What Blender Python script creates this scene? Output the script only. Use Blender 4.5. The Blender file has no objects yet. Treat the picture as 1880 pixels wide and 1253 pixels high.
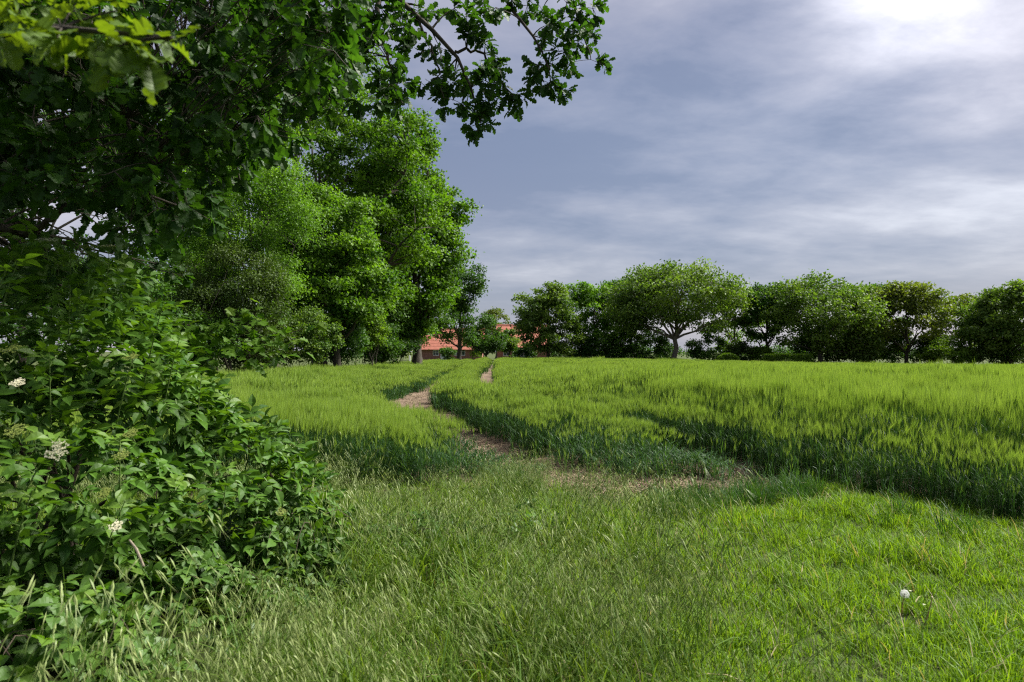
import bpy, math, random
import numpy as np

# ------------------------------------------------------------------ camera, sky, sun, exposure
scene = bpy.context.scene
COL = scene.collection
PITCH = math.radians(0.87)
EYE = 1.6
FPX = 1253.3                      # focal length in photo pixels (24 mm on a 36 mm frame)
cam_d = bpy.data.cameras.new('camera')
cam = bpy.data.objects.new('camera', cam_d)
COL.objects.link(cam)
cam.location = (0, 0, EYE)
cam.rotation_euler = (math.pi / 2 + PITCH, 0, 0)
cam_d.lens = 24.0
cam_d.sensor_width = 36.0
cam_d.clip_start = 0.05
cam_d.clip_end = 5000
cam_d.dof.use_dof = True
cam_d.dof.focus_distance = 9.0
cam_d.dof.aperture_fstop = 4.0
scene.camera = cam

EXPOSURE = 3.2
SUN_EL, SUN_AZ = math.radians(48), math.radians(70)      # azimuth to the right of the view direction (+Y)
SUN_STRENGTH, SUN_ANGLE = 1.5, 21
sun_dir = (math.cos(SUN_EL) * math.sin(SUN_AZ), math.cos(SUN_EL) * math.cos(SUN_AZ), math.sin(SUN_EL))

scene.view_settings.view_transform = 'Standard'
scene.view_settings.look = 'None'
scene.view_settings.exposure = EXPOSURE
scene.view_settings.gamma = 1.0
scene.view_settings.use_curve_mapping = False
cy = scene.cycles
cy.max_bounces = 4
cy.diffuse_bounces = 2
cy.glossy_bounces = 2
cy.transmission_bounces = 3
cy.transparent_max_bounces = 4
cy.caustics_reflective = False
cy.caustics_refractive = False
cy.use_denoising = False
cy.filter_width = 1.2
cy.use_adaptive_sampling = True
cy.adaptive_threshold = 0.006


class NT:
    """Tiny helper to write node trees in few lines."""
    def __init__(self, tree):
        self.t = tree
    def n(self, kind, **kw):
        nd = self.t.nodes.new(kind)
        for k, v in kw.items():
            setattr(nd, k, v)
        return nd
    def link(self, a, b):
        self.t.links.new(a, b)
    def val(self, sock, v):
        if hasattr(v, 'is_output') or isinstance(v, bpy.types.NodeSocket):
            self.t.links.new(v, sock)
        else:
            sock.default_value = v
    def math(self, op, a, b=None, clamp=False):
        nd = self.n('ShaderNodeMath', operation=op, use_clamp=clamp)
        self.val(nd.inputs[0], a)
        if b is not None:
            self.val(nd.inputs[1], b)
        return nd.outputs[0]
    def mix(self, f, a, b, blend='MIX'):
        nd = self.n('ShaderNodeMix', data_type='RGBA', blend_type=blend)
        self.val(nd.inputs['Factor'], f)
        self.val(nd.inputs[6], a)
        self.val(nd.inputs[7], b)
        return nd.outputs[2]
    def noise(self, vec, scale, detail=4, rough=0.5, dist=0.0):
        nd = self.n('ShaderNodeTexNoise')
        if vec is not None:
            self.link(vec, nd.inputs['Vector'])
        nd.inputs['Scale'].default_value = scale
        nd.inputs['Detail'].default_value = detail
        nd.inputs['Roughness'].default_value = rough
        nd.inputs['Distortion'].default_value = dist
        return nd.outputs['Fac']
    def ramp(self, f, stops, interp='LINEAR'):
        nd = self.n('ShaderNodeValToRGB')
        nd.color_ramp.interpolation = interp
        el = nd.color_ramp.elements
        while len(el) < len(stops):
            el.new(0.5)
        for e, (p, c) in zip(el, stops):
            e.position = p
            e.color = (*c, 1) if len(c) == 3 else c
        self.link(f, nd.inputs[0])
        return nd.outputs[0]


def build_sky():
    w = bpy.data.worlds.new('World')
    scene.world = w
    w.use_nodes = True
    w.node_tree.nodes.clear()
    t = NT(w.node_tree)
    out = t.n('ShaderNodeOutputWorld')
    bg = t.n('ShaderNodeBackground')
    bg.inputs['Strength'].default_value = 0.1
    t.link(bg.outputs[0], out.inputs[0])
    sky = t.n('ShaderNodeTexSky', sky_type='NISHITA')
    sky.sun_disc = False
    sky.sun_elevation = SUN_EL
    sky.sun_rotation = SUN_AZ
    sky.air_density = 1.0
    sky.dust_density = 2.0
    tc = t.n('ShaderNodeTexCoord')
    nrm = t.n('ShaderNodeVectorMath', operation='NORMALIZE')
    t.link(tc.outputs['Generated'], nrm.inputs[0])
    d = nrm.outputs[0]
    sp = t.n('ShaderNodeSeparateXYZ')
    t.link(d, sp.inputs[0])
    z = t.math('MAXIMUM', sp.outputs[2], 0.0)
    zz = t.math('ADD', z, 0.17)
    px = t.math('DIVIDE', sp.outputs[0], zz)
    py = t.math('DIVIDE', sp.outputs[1], zz)
    cmb = t.n('ShaderNodeCombineXYZ')
    t.link(px, cmb.inputs[0]); t.link(py, cmb.inputs[1])
    mp = t.n('ShaderNodeMapping')
    t.link(cmb.outputs[0], mp.inputs[0])
    mp.inputs['Location'].default_value = CLOUD_OFF
    mp.inputs['Rotation'].default_value = (0, 0, math.radians(-14))
    mp.inputs['Scale'].default_value = (0.85, 1.15, 1.0)
    P = mp.outputs[0]
    n1 = t.noise(P, 0.80, 6, 0.52, 0.0)
    n2 = t.noise(P, 3.0, 8, 0.60, 0.15)
    n3 = t.noise(P, 0.33, 2, 0.4, 0.0)
    f = t.math('ADD', t.math('MULTIPLY', n1, 0.68), t.math('MULTIPLY', n2, 0.24))
    f = t.math('ADD', f, t.math('MULTIPLY', n3, 0.08))
    k = 10.0 / (2 ** EXPOSURE)
    S = lambda r, g, b: (r * k, g * k, b * k)
    col = t.ramp(f, [(0.42, (0.176, 0.212, 0.318)), (0.465, (0.236, 0.264, 0.366)), (0.515, (0.310, 0.326, 0.414)),
                     (0.57, (0.43, 0.435, 0.508)), (0.66, (0.70, 0.695, 0.745))])
    # lilac against blue-grey cloud layers
    lil = t.ramp(n3, [(0.40, (0.97, 1.0, 1.03)), (0.62, (1.06, 0.98, 1.0))])
    col = t.mix(1.0, col, lil, 'MULTIPLY')
    # paler, thinner layer towards the horizon
    hz = t.math('POWER', t.math('SUBTRACT', 1.0, z, clamp=True), 9.0)
    col = t.mix(t.math('MULTIPLY', hz, 0.62), col, (0.53, 0.525, 0.58, 1))
    # a bright thin place in the cloud cover
    dt = t.n('ShaderNodeVectorMath', operation='DOT_PRODUCT')
    t.link(d, dt.inputs[0]); dt.inputs[1].default_value = THIN_DIR
    c = t.math('MAXIMUM', dt.outputs['Value'], 0.0)
    g1 = t.math('MULTIPLY', t.math('POWER', c, 190.0), 0.8)
    g2 = t.math('MULTIPLY', t.math('POWER', c, 16.0), 0.10)
    thin = t.ramp(t.math('ADD', t.math('MULTIPLY', n1, 0.5), t.math('MULTIPLY', n2, 0.5)), [(0.38, (0.15,) * 3), (0.60, (1.2,) * 3)])
    g = t.math('MULTIPLY', t.math('ADD', g1, g2), thin)
    gl = t.n('ShaderNodeVectorMath', operation='SCALE')
    gl.inputs[0].default_value = (1.0, 0.985, 0.99)
    t.link(g, gl.inputs['Scale'])
    col = t.mix(1.0, col, gl.outputs[0], 'ADD')
    sc = t.n('ShaderNodeVectorMath', operation='SCALE')
    t.link(col, sc.inputs[0]); sc.inputs['Scale'].default_value = k
    fin = t.mix(0.97, sky.outputs[0], sc.outputs[0])
    t.link(fin, bg.inputs['Color'])


CLOUD_OFF = (30.1, 9.6, 0.0)
_a, _e = math.radians(31), math.radians(27)
THIN_DIR = (math.cos(_e) * math.sin(_a), math.cos(_e) * math.cos(_a), math.sin(_e))
build_sky()

sd = bpy.data.lights.new('sun', 'SUN')
sd.energy = SUN_STRENGTH
sd.angle = math.radians(SUN_ANGLE)
sd.color = (1.0, 0.965, 0.90)
so = bpy.data.objects.new('sun', sd)
COL.objects.link(so)
so.rotation_euler = (math.pi / 2 - SUN_EL, 0, math.pi - SUN_AZ)
so.location = (20, 30, 40)


# ------------------------------------------------------------------ helpers
def at(px, py, Y):
    """World point that lies Y metres ahead of the camera along the ray through photo pixel (px, py)."""
    u = (px - 940.0) / FPX
    v = -(py - 626.5) / FPX
    dy = math.cos(PITCH) - v * math.sin(PITCH)
    dz = math.sin(PITCH) + v * math.cos(PITCH)
    return np.array((u / dy * Y, Y, EYE + dz / dy * Y))


def to_px(P):
    """Photo pixel of world points (n,3)."""
    P = np.asarray(P, float)
    x, y, z = P[..., 0], P[..., 1], P[..., 2] - EYE
    dep = y * math.cos(PITCH) + z * math.sin(PITCH)
    up = -y * math.sin(PITCH) + z * math.cos(PITCH)
    return 940 + FPX * x / dep, 626.5 - FPX * up / dep, dep


def unit(v):
    v = np.asarray(v, float)
    return v / np.maximum(np.linalg.norm(v, axis=-1, keepdims=True), 1e-9)


def smooth(a, b, x):
    t = np.clip((np.asarray(x, float) - a) / (b - a), 0, 1)
    return t * t * (3 - 2 * t)


def wob(x, y, s=1.0, p=0.0):
    """Smooth pseudo-random field in -1..1."""
    x = np.asarray(x, float) * s; y = np.asarray(y, float) * s
    a = np.sin(1.31 * x + 0.73 * y + 1.7 * np.sin(0.43 * y + p) + p)
    b = np.sin(-0.87 * x + 1.57 * y + 1.3 * np.sin(0.61 * x + 2 * p) + 2.1 * p)
    c = np.sin(2.23 * x + 1.91 * y + 3.3 * p) * np.sin(1.77 * x - 2.41 * y + p)
    return (a + b + 0.8 * c) / 2.8


def gz(x, y):
    """Height of the ground."""
    x = np.asarray(x, float); y = np.asarray(y, float)
    return -0.55 * smooth(6, 46, x) * smooth(20, 70, y) + 0.03 * wob(x, y, 0.35, 0.4)


def tag(o, label=None, cat=None, group=None, kind=None):
    if label: o['label'] = label
    if cat: o['category'] = cat
    if group: o['group'] = group
    if kind: o['kind'] = kind
    return o


def empty(name, loc, label=None, cat=None, group=None):
    o = bpy.data.objects.new(name, None)
    o.empty_display_size = 0.2
    COL.objects.link(o)
    o.location = loc
    return tag(o, label, cat, group)


class MB:
    """Collects triangles / quads (as arrays) with a tint per vertex and a material index per face."""
    def __init__(self):
        self.v, self.f3, self.f4, self.t, self.m3, self.m4, self.n = [], [], [], [], [], [], 0
    def add(self, v, f, mat=0, tint=0.5):
        v = np.asarray(v, float).reshape(-1, 3)
        f = np.asarray(f, np.int64)
        self.v.append(v)
        self.t.append(np.broadcast_to(np.asarray(tint, float), (len(v),)).copy())
        if f.shape[1] == 3:
            self.f3.append(f + self.n); self.m3.append(np.broadcast_to(np.asarray(mat), (len(f),)).copy())
        else:
            self.f4.append(f + self.n); self.m4.append(np.broadcast_to(np.asarray(mat), (len(f),)).copy())
        self.n += len(v)
        return self
    def inst(self, tm, R, pos, sc=1.0, tint=0.5, mat=None):
        """Copies of template tm = (verts, tris, mat per tri) at pos (n,3) with rotation R (n,3,3) and scale sc (n,)."""
        tv, tf, tmat = tm
        n = len(pos)
        if n == 0: return self
        sc = np.broadcast_to(np.asarray(sc, float), (n,))
        V = np.einsum('nij,kj->nki', R, tv) * sc[:, None, None] + np.asarray(pos)[:, None, :]
        F = tf[None] + (np.arange(n) * len(tv))[:, None, None]
        T = np.repeat(np.broadcast_to(np.asarray(tint, float), (n,)), len(tv))
        M = np.tile(tmat, n) if mat is None else mat
        return self.add(V.reshape(-1, 3), F.reshape(-1, tf.shape[1]), M, T)
    def tube(self, pts, rad, sides=6, mat=0, tint=0.5, cap=True):
        pts = np.asarray(pts, float); m = len(pts)
        rad = np.broadcast_to(np.asarray(rad, float), (m,))
        d = np.gradient(pts, axis=0); d = unit(d)
        ref = np.array((0.31, 0.17, 0.93))
        if abs(np.dot(unit(pts[-1] - pts[0]), ref)) > 0.9: ref = np.array((1.0, 0.1, 0.0))
        x = unit(np.cross(d, ref)); y = np.cross(d, x)
        a = np.arange(sides) * 2 * math.pi / sides
        ring = (np.cos(a)[None, :, None] * x[:, None] + np.sin(a)[None, :, None] * y[:, None]) * rad[:, None, None] + pts[:, None]
        i = np.arange(m - 1)[:, None] * sides; j = np.arange(sides)[None]; jn = (j + 1) % sides
        f = np.stack([i + j, i + jn, i + sides + jn, i + sides + j], -1).reshape(-1, 4)
        self.add(ring.reshape(-1, 3), f, mat, tint)
        if cap:
            c = np.vstack([ring[-1], pts[-1] + d[-1] * rad[-1] * 0.6])
            self.add(c, np.array([(k, (k + 1) % sides, sides) for k in range(sides)]), mat, tint)
        return self
    def box(self, x0, x1, y0, y1, z0, z1, mat=0, tint=0.5):
        v = [(x, y, z) for x in (x0, x1) for y in (y0, y1) for z in (z0, z1)]
        f = [(0, 1, 3, 2), (4, 6, 7, 5), (0, 4, 5, 1), (2, 3, 7, 6), (0, 2, 6, 4), (1, 5, 7, 3)]
        return self.add(v, f, mat, tint)
    def mesh(self, name, mats, smooth_shade=False):
        me = bpy.data.meshes.new(name)
        V = np.concatenate(self.v); T = np.concatenate(self.t)
        F3 = np.concatenate(self.f3) if self.f3 else np.zeros((0, 3), np.int64)
        F4 = np.concatenate(self.f4) if self.f4 else np.zeros((0, 4), np.int64)
        M = np.concatenate(([*self.m3] + [*self.m4]) or [np.zeros(0)])
        loops = np.concatenate([F3.ravel(), F4.ravel()])
        n3, n4 = len(F3), len(F4)
        me.vertices.add(len(V)); me.vertices.foreach_set('co', V.ravel().astype(np.float32))
        me.loops.add(len(loops)); me.loops.foreach_set('vertex_index', loops.astype(np.int32))
        me.polygons.add(n3 + n4)
        st = np.concatenate([np.arange(n3) * 3, n3 * 3 + np.arange(n4) * 4])
        me.polygons.foreach_set('loop_start', st.astype(np.int32))
        me.polygons.foreach_set('material_index', M.astype(np.int32))
        me.polygons.foreach_set('use_smooth', np.full(n3 + n4, smooth_shade))
        at_ = me.attributes.new('tint', 'FLOAT', 'POINT')
        at_.data.foreach_set('value', T.astype(np.float32))
        for m in (mats if isinstance(mats, (list, tuple)) else [mats]):
            me.materials.append(m)
        me.update(calc_edges=True)
        return me
    def obj(self, name, mats, parent=None, loc=None, smooth_shade=False):
        o = bpy.data.objects.new(name, self.mesh(name, mats, smooth_shade))
        COL.objects.link(o)
        if loc is not None: o.location = loc
        if parent is not None: o.parent = parent
        return o


def frames(d, nrm):
    """Rotation matrices whose Y column is the axis d and whose Z column leans to nrm."""
    y = unit(d)
    x = unit(np.cross(y, nrm))
    z = np.cross(x, y)
    return np.stack([x, y, z], -1)


def rand_unit(r, n):
    return unit(r.normal(size=(n, 3)))


# ------------------------------------------------------------------ materials
def mat_leaf(name, dark, light, trans=0.42, rough=0.55, spec=0.22, warm=(1.18, 1.30, 0.40), mottled=0.0):
    m = bpy.data.materials.new(name); m.use_nodes = True
    m.node_tree.nodes.clear(); t = NT(m.node_tree)
    out = t.n('ShaderNodeOutputMaterial')
    a = t.n('ShaderNodeAttribute', attribute_name='tint')
    f = a.outputs['Fac']
    g = t.n('ShaderNodeNewGeometry')
    f = t.math('ADD', f, t.math('MULTIPLY', t.math('SUBTRACT', g.outputs['Random Per Island'], 0.5), 0.35), clamp=True)
    col = t.ramp(f, [(0.0, dark), (1.0, light)])
    if mottled:
        tc = t.n('ShaderNodeTexCoord')
        nz = t.noise(tc.outputs['Object'], 55, 3, 0.6)
        col = t.mix(mottled, col, t.ramp(nz, [(0.3, (0.55, 0.6, 0.5)), (0.7, (1.3, 1.25, 1.1))]), 'MULTIPLY')
    bs = t.n('ShaderNodeBsdfPrincipled')
    t.link(col, bs.inputs['Base Color'])
    bs.inputs['Roughness'].default_value = rough
    bs.inputs['Specular IOR Level'].default_value = spec
    tr = t.n('ShaderNodeBsdfTranslucent')
    t.link(t.mix(1.0, col, (*warm, 1), 'MULTIPLY'), tr.inputs['Color'])
    mx = t.n('ShaderNodeMixShader'); mx.inputs[0].default_value = trans
    t.link(bs.outputs[0], mx.inputs[1]); t.link(tr.outputs[0], mx.inputs[2])
    t.link(mx.outputs[0], out.inputs[0])
    return m


def mat_inst(name, dark, light, trans=0.4, rough=0.55, spec=0.2, warm=(1.4, 1.3, 0.5)):
    """Leaf material for scattered stuff: colour varies from copy to copy and blade to blade."""
    m = bpy.data.materials.new(name); m.use_nodes = True
    m.node_tree.nodes.clear(); t = NT(m.node_tree)
    out = t.n('ShaderNodeOutputMaterial')
    oi = t.n('ShaderNodeObjectInfo'); g = t.n('ShaderNodeNewGeometry')
    f = t.math('ADD', t.math('MULTIPLY', oi.outputs['Random'], 0.55), t.math('MULTIPLY', g.outputs['Random Per Island'], 0.45))
    col = t.ramp(f, [(0.1, dark), (0.9, light)])
    bs = t.n('ShaderNodeBsdfPrincipled')
    t.link(col, bs.inputs['Base Color'])
    bs.inputs['Roughness'].default_value = rough
    bs.inputs['Specular IOR Level'].default_value = spec
    tr = t.n('ShaderNodeBsdfTranslucent')
    t.link(t.mix(1.0, col, (*warm, 1), 'MULTIPLY'), tr.inputs['Color'])
    mx = t.n('ShaderNodeMixShader'); mx.inputs[0].default_value = trans
    t.link(bs.outputs[0], mx.inputs[1]); t.link(tr.outputs[0], mx.inputs[2])
    t.link(mx.outputs[0], out.inputs[0])
    return m


def mat_rough(name, c0, c1, scale=6, rough=0.85, bump=0.4, bscale=25, stretch=(1, 1, 1), detail=6):
    m = bpy.data.materials.new(name); m.use_nodes = True
    m.node_tree.nodes.clear(); t = NT(m.node_tree)
    out = t.n('ShaderNodeOutputMaterial')
    tc = t.n('ShaderNodeTexCoord'); mp = t.n('ShaderNodeMapping')
    t.link(tc.outputs['Object'], mp.inputs[0]); mp.inputs['Scale'].default_value = stretch
    n = t.noise(mp.outputs[0], scale, detail, 0.6)
    col = t.ramp(n, [(0.3, c0), (0.7, c1)])
    bs = t.n('ShaderNodeBsdfPrincipled')
    t.link(col, bs.inputs['Base Color'])
    bs.inputs['Roughness'].default_value = rough
    bs.inputs['Specular IOR Level'].default_value = 0.25
    if bump:
        b = t.n('ShaderNodeBump'); b.inputs['Strength'].default_value = bump; b.inputs['Distance'].default_value = 0.03
        t.link(t.noise(mp.outputs[0], bscale, 6, 0.65), b.inputs['Height'])
        t.link(b.outputs[0], bs.inputs['Normal'])
    t.link(bs.outputs[0], out.inputs[0])
    return m


BARK = mat_rough('oak_bark', (0.030, 0.025, 0.019), (0.085, 0.072, 0.055), 8, 0.9, 0.8, 22, (1, 1, 0.22))
BARK_PALE = mat_rough('pale_bark', (0.075, 0.062, 0.048), (0.175, 0.148, 0.118), 7, 0.9, 0.6, 22, (1, 1, 0.3))
TWIG = mat_rough('twig_bark', (0.045, 0.034, 0.024), (0.10, 0.078, 0.055), 20, 0.85, 0.3, 60)
GREEN_STEM = mat_rough('green_stem', (0.07, 0.12, 0.03), (0.13, 0.19, 0.05), 20, 0.6, 0.0)
DRY_STEM = mat_rough('dry_stem', (0.20, 0.12, 0.06), (0.34, 0.22, 0.12), 30, 0.7, 0.0)

L_OAK = mat_leaf('oak_leaves', (0.036, 0.100, 0.010), (0.125, 0.230, 0.020), 0.45, 0.52)
L_OAK_NEAR = mat_leaf('near_oak_leaves', (0.016, 0.050, 0.008), (0.052, 0.122, 0.016), 0.42, 0.52, 0.25, mottled=0.5)
L_OAK_YOUNG = mat_leaf('young_oak_leaves', (0.060, 0.125, 0.012), (0.120, 0.200, 0.018), 0.52, 0.52, 0.35, (1.5, 1.3, 0.35), mottled=0.35)
L_BIRCH = mat_leaf('light_leaves', (0.062, 0.148, 0.014), (0.150, 0.272, 0.030), 0.45, 0.52)
L_BROWN = mat_leaf('olive_leaves', (0.032, 0.060, 0.011), (0.076, 0.122, 0.020), 0.35, 0.52)
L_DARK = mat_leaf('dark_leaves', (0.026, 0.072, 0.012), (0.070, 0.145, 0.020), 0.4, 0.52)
L_BRIGHT = mat_leaf('bright_leaves', (0.075, 0.150, 0.014), (0.150, 0.235, 0.024), 0.48, 0.52)
L_FARYEL = mat_leaf('yellowish_leaves', (0.070, 0.110, 0.018), (0.150, 0.185, 0.030), 0.42, 0.52)
L_MIDOAK = mat_leaf('treeline_leaves', (0.052, 0.108, 0.018), (0.148, 0.222, 0.038), 0.42, 0.52)
L_ELDER = mat_leaf('elder_leaves', (0.028, 0.086, 0.010), (0.090, 0.185, 0.020), 0.36, 0.52, 0.25, (1.35, 1.3, 0.4), mottled=0.25)
L_ELDER_YOUNG = mat_leaf('young_elder_leaves', (0.075, 0.155, 0.016), (0.130, 0.225, 0.028), 0.45, 0.52, 0.35, mottled=0.2)
L_BRAMBLE = mat_leaf('bramble_leaves', (0.034, 0.090, 0.016), (0.100, 0.190, 0.026), 0.38, 0.52, 0.4, mottled=0.35)
L_COPPER = mat_leaf('copper_leaves', (0.035, 0.018, 0.014), (0.075, 0.035, 0.025), 0.35, 0.52)
PETAL = mat_leaf('cream_petals', (0.62, 0.58, 0.38), (0.80, 0.77, 0.60), 0.3, 0.52, 0.2, (1, 1, 0.9))
BUD = mat_leaf('green_buds', (0.16, 0.22, 0.04), (0.30, 0.34, 0.08), 0.3, 0.52, 0.2, (1, 1, 0.6))

B_STEM = mat_inst('barley_stem', (0.016, 0.054, 0.017), (0.050, 0.115, 0.030), 0.36, 0.55)
B_EAR = mat_inst('barley_ear', (0.158, 0.262, 0.036), (0.285, 0.398, 0.086), 0.40, 0.55, 0.25, (1.15, 1.15, 0.5))
G_LAWN = mat_inst('lawn_grass', (0.060, 0.148, 0.009), (0.172, 0.285, 0.020), 0.45, 0.55)
G_LONG = mat_inst('long_grass', (0.055, 0.130, 0.014), (0.150, 0.240, 0.032), 0.42, 0.55)
G_DRY = mat_inst('dry_grass', (0.22, 0.19, 0.09), (0.36, 0.31, 0.17), 0.3, 0.6)
G_SEED = mat_inst('brome_spikelets', (0.150, 0.218, 0.058), (0.330, 0.390, 0.150), 0.35, 0.5, 0.3, (1.1, 1.05, 0.7))
STRAW = mat_inst('straw_litter', (0.15, 0.11, 0.065), (0.29, 0.225, 0.14), 0.1, 0.7)
SOIL_CLOD = mat_inst('soil_clod', (0.12, 0.085, 0.055), (0.23, 0.17, 0.12), 0.0, 0.9, 0.1)


# ------------------------------------------------------------------ leaf templates (leaf grows along +Y, face up)
def leaf_tmpl(stations, fold=0.18, curl=0.25, wave=0.0, L=1.0, mat=0, twist=0.0):
    """stations: (t along, half width). Returns (verts, tris, mats)."""
    V, F = [], []
    for i, (t, w) in enumerate(stations):
        z = -curl * t * t
        wv = wave * math.sin(i * 2.1)
        tw = twist * t
        V += [(-w, t, z + fold * w + wv - tw * w), (0, t, z), (w, t, z + fold * w - wv + tw * w)]
    for i in range(len(stations) - 1):
        a, b = 3 * i, 3 * i + 3
        for q in ((a, a + 1, b + 1, b), (a + 1, a + 2, b + 2, b + 1)):
            F += [(q[0], q[1], q[2]), (q[0], q[2], q[3])]
    return (np.array(V) * L, np.array(F), np.full(len(F), mat))


def merge_tm(parts):
    V, F, M, n = [], [], [], 0
    for v, f, m in parts:
        V.append(v); F.append(f + n); M.append(m); n += len(v)
    return (np.concatenate(V), np.concatenate(F), np.concatenate(M))


def place_tm(tm, d, nrm, pos, sc=1.0):
    R = frames(np.array([d], float), np.array([nrm], float))[0]
    return (tm[0] @ R.T * sc + np.asarray(pos), tm[1], tm[2])


OAK_ST = [(0, .012), (.10, .02), (.17, .09), (.24, .12), (.31, .08), (.40, .20), (.47, .21), (.54, .13), (.63, .28), (.71, .29), (.77, .19), (.86, .23), (.93, .19), (.98, .10), (1.0, .03)]
OAK_LOW = [(0, .012), (.24, .15), (.33, .09), (.46, .25), (.54, .14), (.70, .32), (.78, .20), (.90, .23), (1.0, .04)]
OAKS = [leaf_tmpl(OAK_LOW, f, c, w, 1.0, 0, tw) for f, c, w, tw in ((.15, .15, .02, .1), (.35, .3, .03, -.15), (.05, -.1, .02, .2), (.5, .2, .02, 0))]
OAKS_HI = [leaf_tmpl(OAK_ST, f, c, w, 1.0, 0, tw) for f, c, w, tw in ((.15, .15, .025, .15), (.30, .35, .03, -.2), (.05, -.12, .025, .25), (.45, .2, .03, 0))]
ELD_ST = [(0, .01), (.15, .16), (.34, .265), (.57, .25), (.80, .12), (1.0, .004)]
MAPLE_ST = [(0, .02), (.08, .05), (.16, .34), (.24, .30), (.34, .16), (.48, .46), (.58, .40), (.64, .20), (.82, .22), (1.0, .02)]
BRAM_ST = [(0, .01), (.06, .10), (.14, .24), (.20, .25), (.26, .34), (.36, .32), (.44, .36), (.54, .30), (.62, .29), (.72, .19), (.80, .18), (.90, .07), (1.0, .004)]
RHOMB = (np.array([(0, 0, 0), (.38, .48, .07), (0, 1, -.05), (-.38, .48, .07)]), np.array([(0, 1, 2), (0, 2, 3)]), np.zeros(2, int))
BIRCHL = (np.array([(0, 0, 0), (.34, .36, .05), (0, 1, -.08), (-.34, .36, .05)]), np.array([(0, 1, 2), (0, 2, 3)]), np.zeros(2, int))


def elder_leaf(seed, L=1.0):
    """Compound leaf, rachis and five leaflets; leaflets about 0.085 m long. mat 0 = blade, mat 1 = stalk."""
    r = random.Random(seed)
    parts = []
    sag = r.uniform(.05, .30)
    rl = .105
    path = [np.array((r.uniform(-.01, .01) * k, rl * k / 3, -sag * rl * (k / 3) ** 2)) for k in range(4)]
    mb_v, mb_f = [], []
    for k, p in enumerate(path):
        w = .0022 - .0004 * k
        mb_v += [p + (-w, 0, 0), p + (w, 0, 0), p + (0, 0, -w * 1.6)]
    for k in range(3):
        a, b = 3 * k, 3 * k + 3
        for i in range(3):
            j = (i + 1) % 3
            mb_f += [(a + i, a + j, b + j), (a + i, b + j, b + i)]
    parts.append((np.array(mb_v), np.array(mb_f), np.ones(len(mb_f), int)))
    def lf(k, ang, s):
        tm = leaf_tmpl(ELD_ST, r.uniform(.15, .5), r.uniform(.05, .45), .008, .085 * s, 0, r.uniform(-.25, .25))
        d = (math.sin(ang), math.cos(ang), r.uniform(-.35, .12))
        parts.append(place_tm(tm, d, (r.uniform(-.25, .25), r.uniform(-.2, .2), 1), path[k]))
    lf(3, r.uniform(-.15, .15), r.uniform(1.0, 1.2))
    for k, s in ((1, r.uniform(.72, .95)), (2, r.uniform(.85, 1.08))):
        lf(k, r.uniform(.85, 1.25), s)
        lf(k, -r.uniform(.85, 1.25), s * r.uniform(.9, 1.1))
    return merge_tm(parts)


def bramble_leaf(seed):
    r = random.Random(seed)
    parts = []
    v = np.array([(-.0015, 0, 0), (.0015, 0, 0), (-.0012, .05, 0), (.0012, .05, 0)])
    parts.append((v, np.array([(0, 1, 3), (0, 3, 2)]), np.ones(2, int)))
    for ang, s in ((r.uniform(-.1, .1), 1.1), (r.uniform(1.0, 1.4), .85), (-r.uniform(1.0, 1.4), .85)):
        tm = leaf_tmpl(BRAM_ST, r.uniform(.15, .45), r.uniform(.1, .4), .01, .062 * s, 0, r.uniform(-.2, .2))
        d = (math.sin(ang), math.cos(ang), r.uniform(-.3, .15))
        parts.append(place_tm(tm, d, (r.uniform(-.2, .2), r.uniform(-.2, .2), 1), (0, .05 if s > 1 else .042, 0)))
    return merge_tm(parts)


ELDERS = [elder_leaf(k) for k in range(7)]
BRAMS = [bramble_leaf(k + 50) for k in range(5)]
MAPLES = [leaf_tmpl(MAPLE_ST, f, c, .02) for f, c in ((.2, .2), (.4, .35), (.05, .1))]


# ------------------------------------------------------------------ the ground
LX = (np.array([7.0, 8.0, 10.0, 12.0, 13.4, 15, 17, 21, 25, 30, 40, 60, 87, 110]), np.array([2.6, 1.45, .16, -.55, -.98, -1.42, -1.98, -2.80, -3.02, -3.15, -3.45, -4.0, -4.5, -4.9]))
RX = (np.array([6.6, 7.7, 9.3, 10.5, 13.4, 17, 21, 25, 30, 44, 60, 87, 110]), np.array([4.9, 3.75, 2.7, 2.15, 1.02, -.05, -.76, -1.05, -1.24, -1.62, -1.98, -2.55, -2.9]))
lx = lambda y: np.interp(y, *LX)
rx = lambda y: np.interp(y, *RX)
HALF = 0.36
wood_edge = lambda y: np.interp(y, [4, 55, 66, 80, 96], [-10.6, -10.2, -8.2, -5.9, -5.2])
far_edge = lambda x: 91 - 0.36 * np.maximum(x, 0) + 0.0 * x
left_front = lambda x: np.interp(x, [-12, -5, -2, -.6, .15], [6.6, 7.2, 7.9, 8.25, 8.75])
right_front = lambda y: np.interp(y, [2, 4, 5, 6.4, 7.4, 8.2, 9.2], [6.9, 6.0, 5.55, 4.85, 4.35, 4.0, 3.1])
mid_front = 8.55


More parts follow.
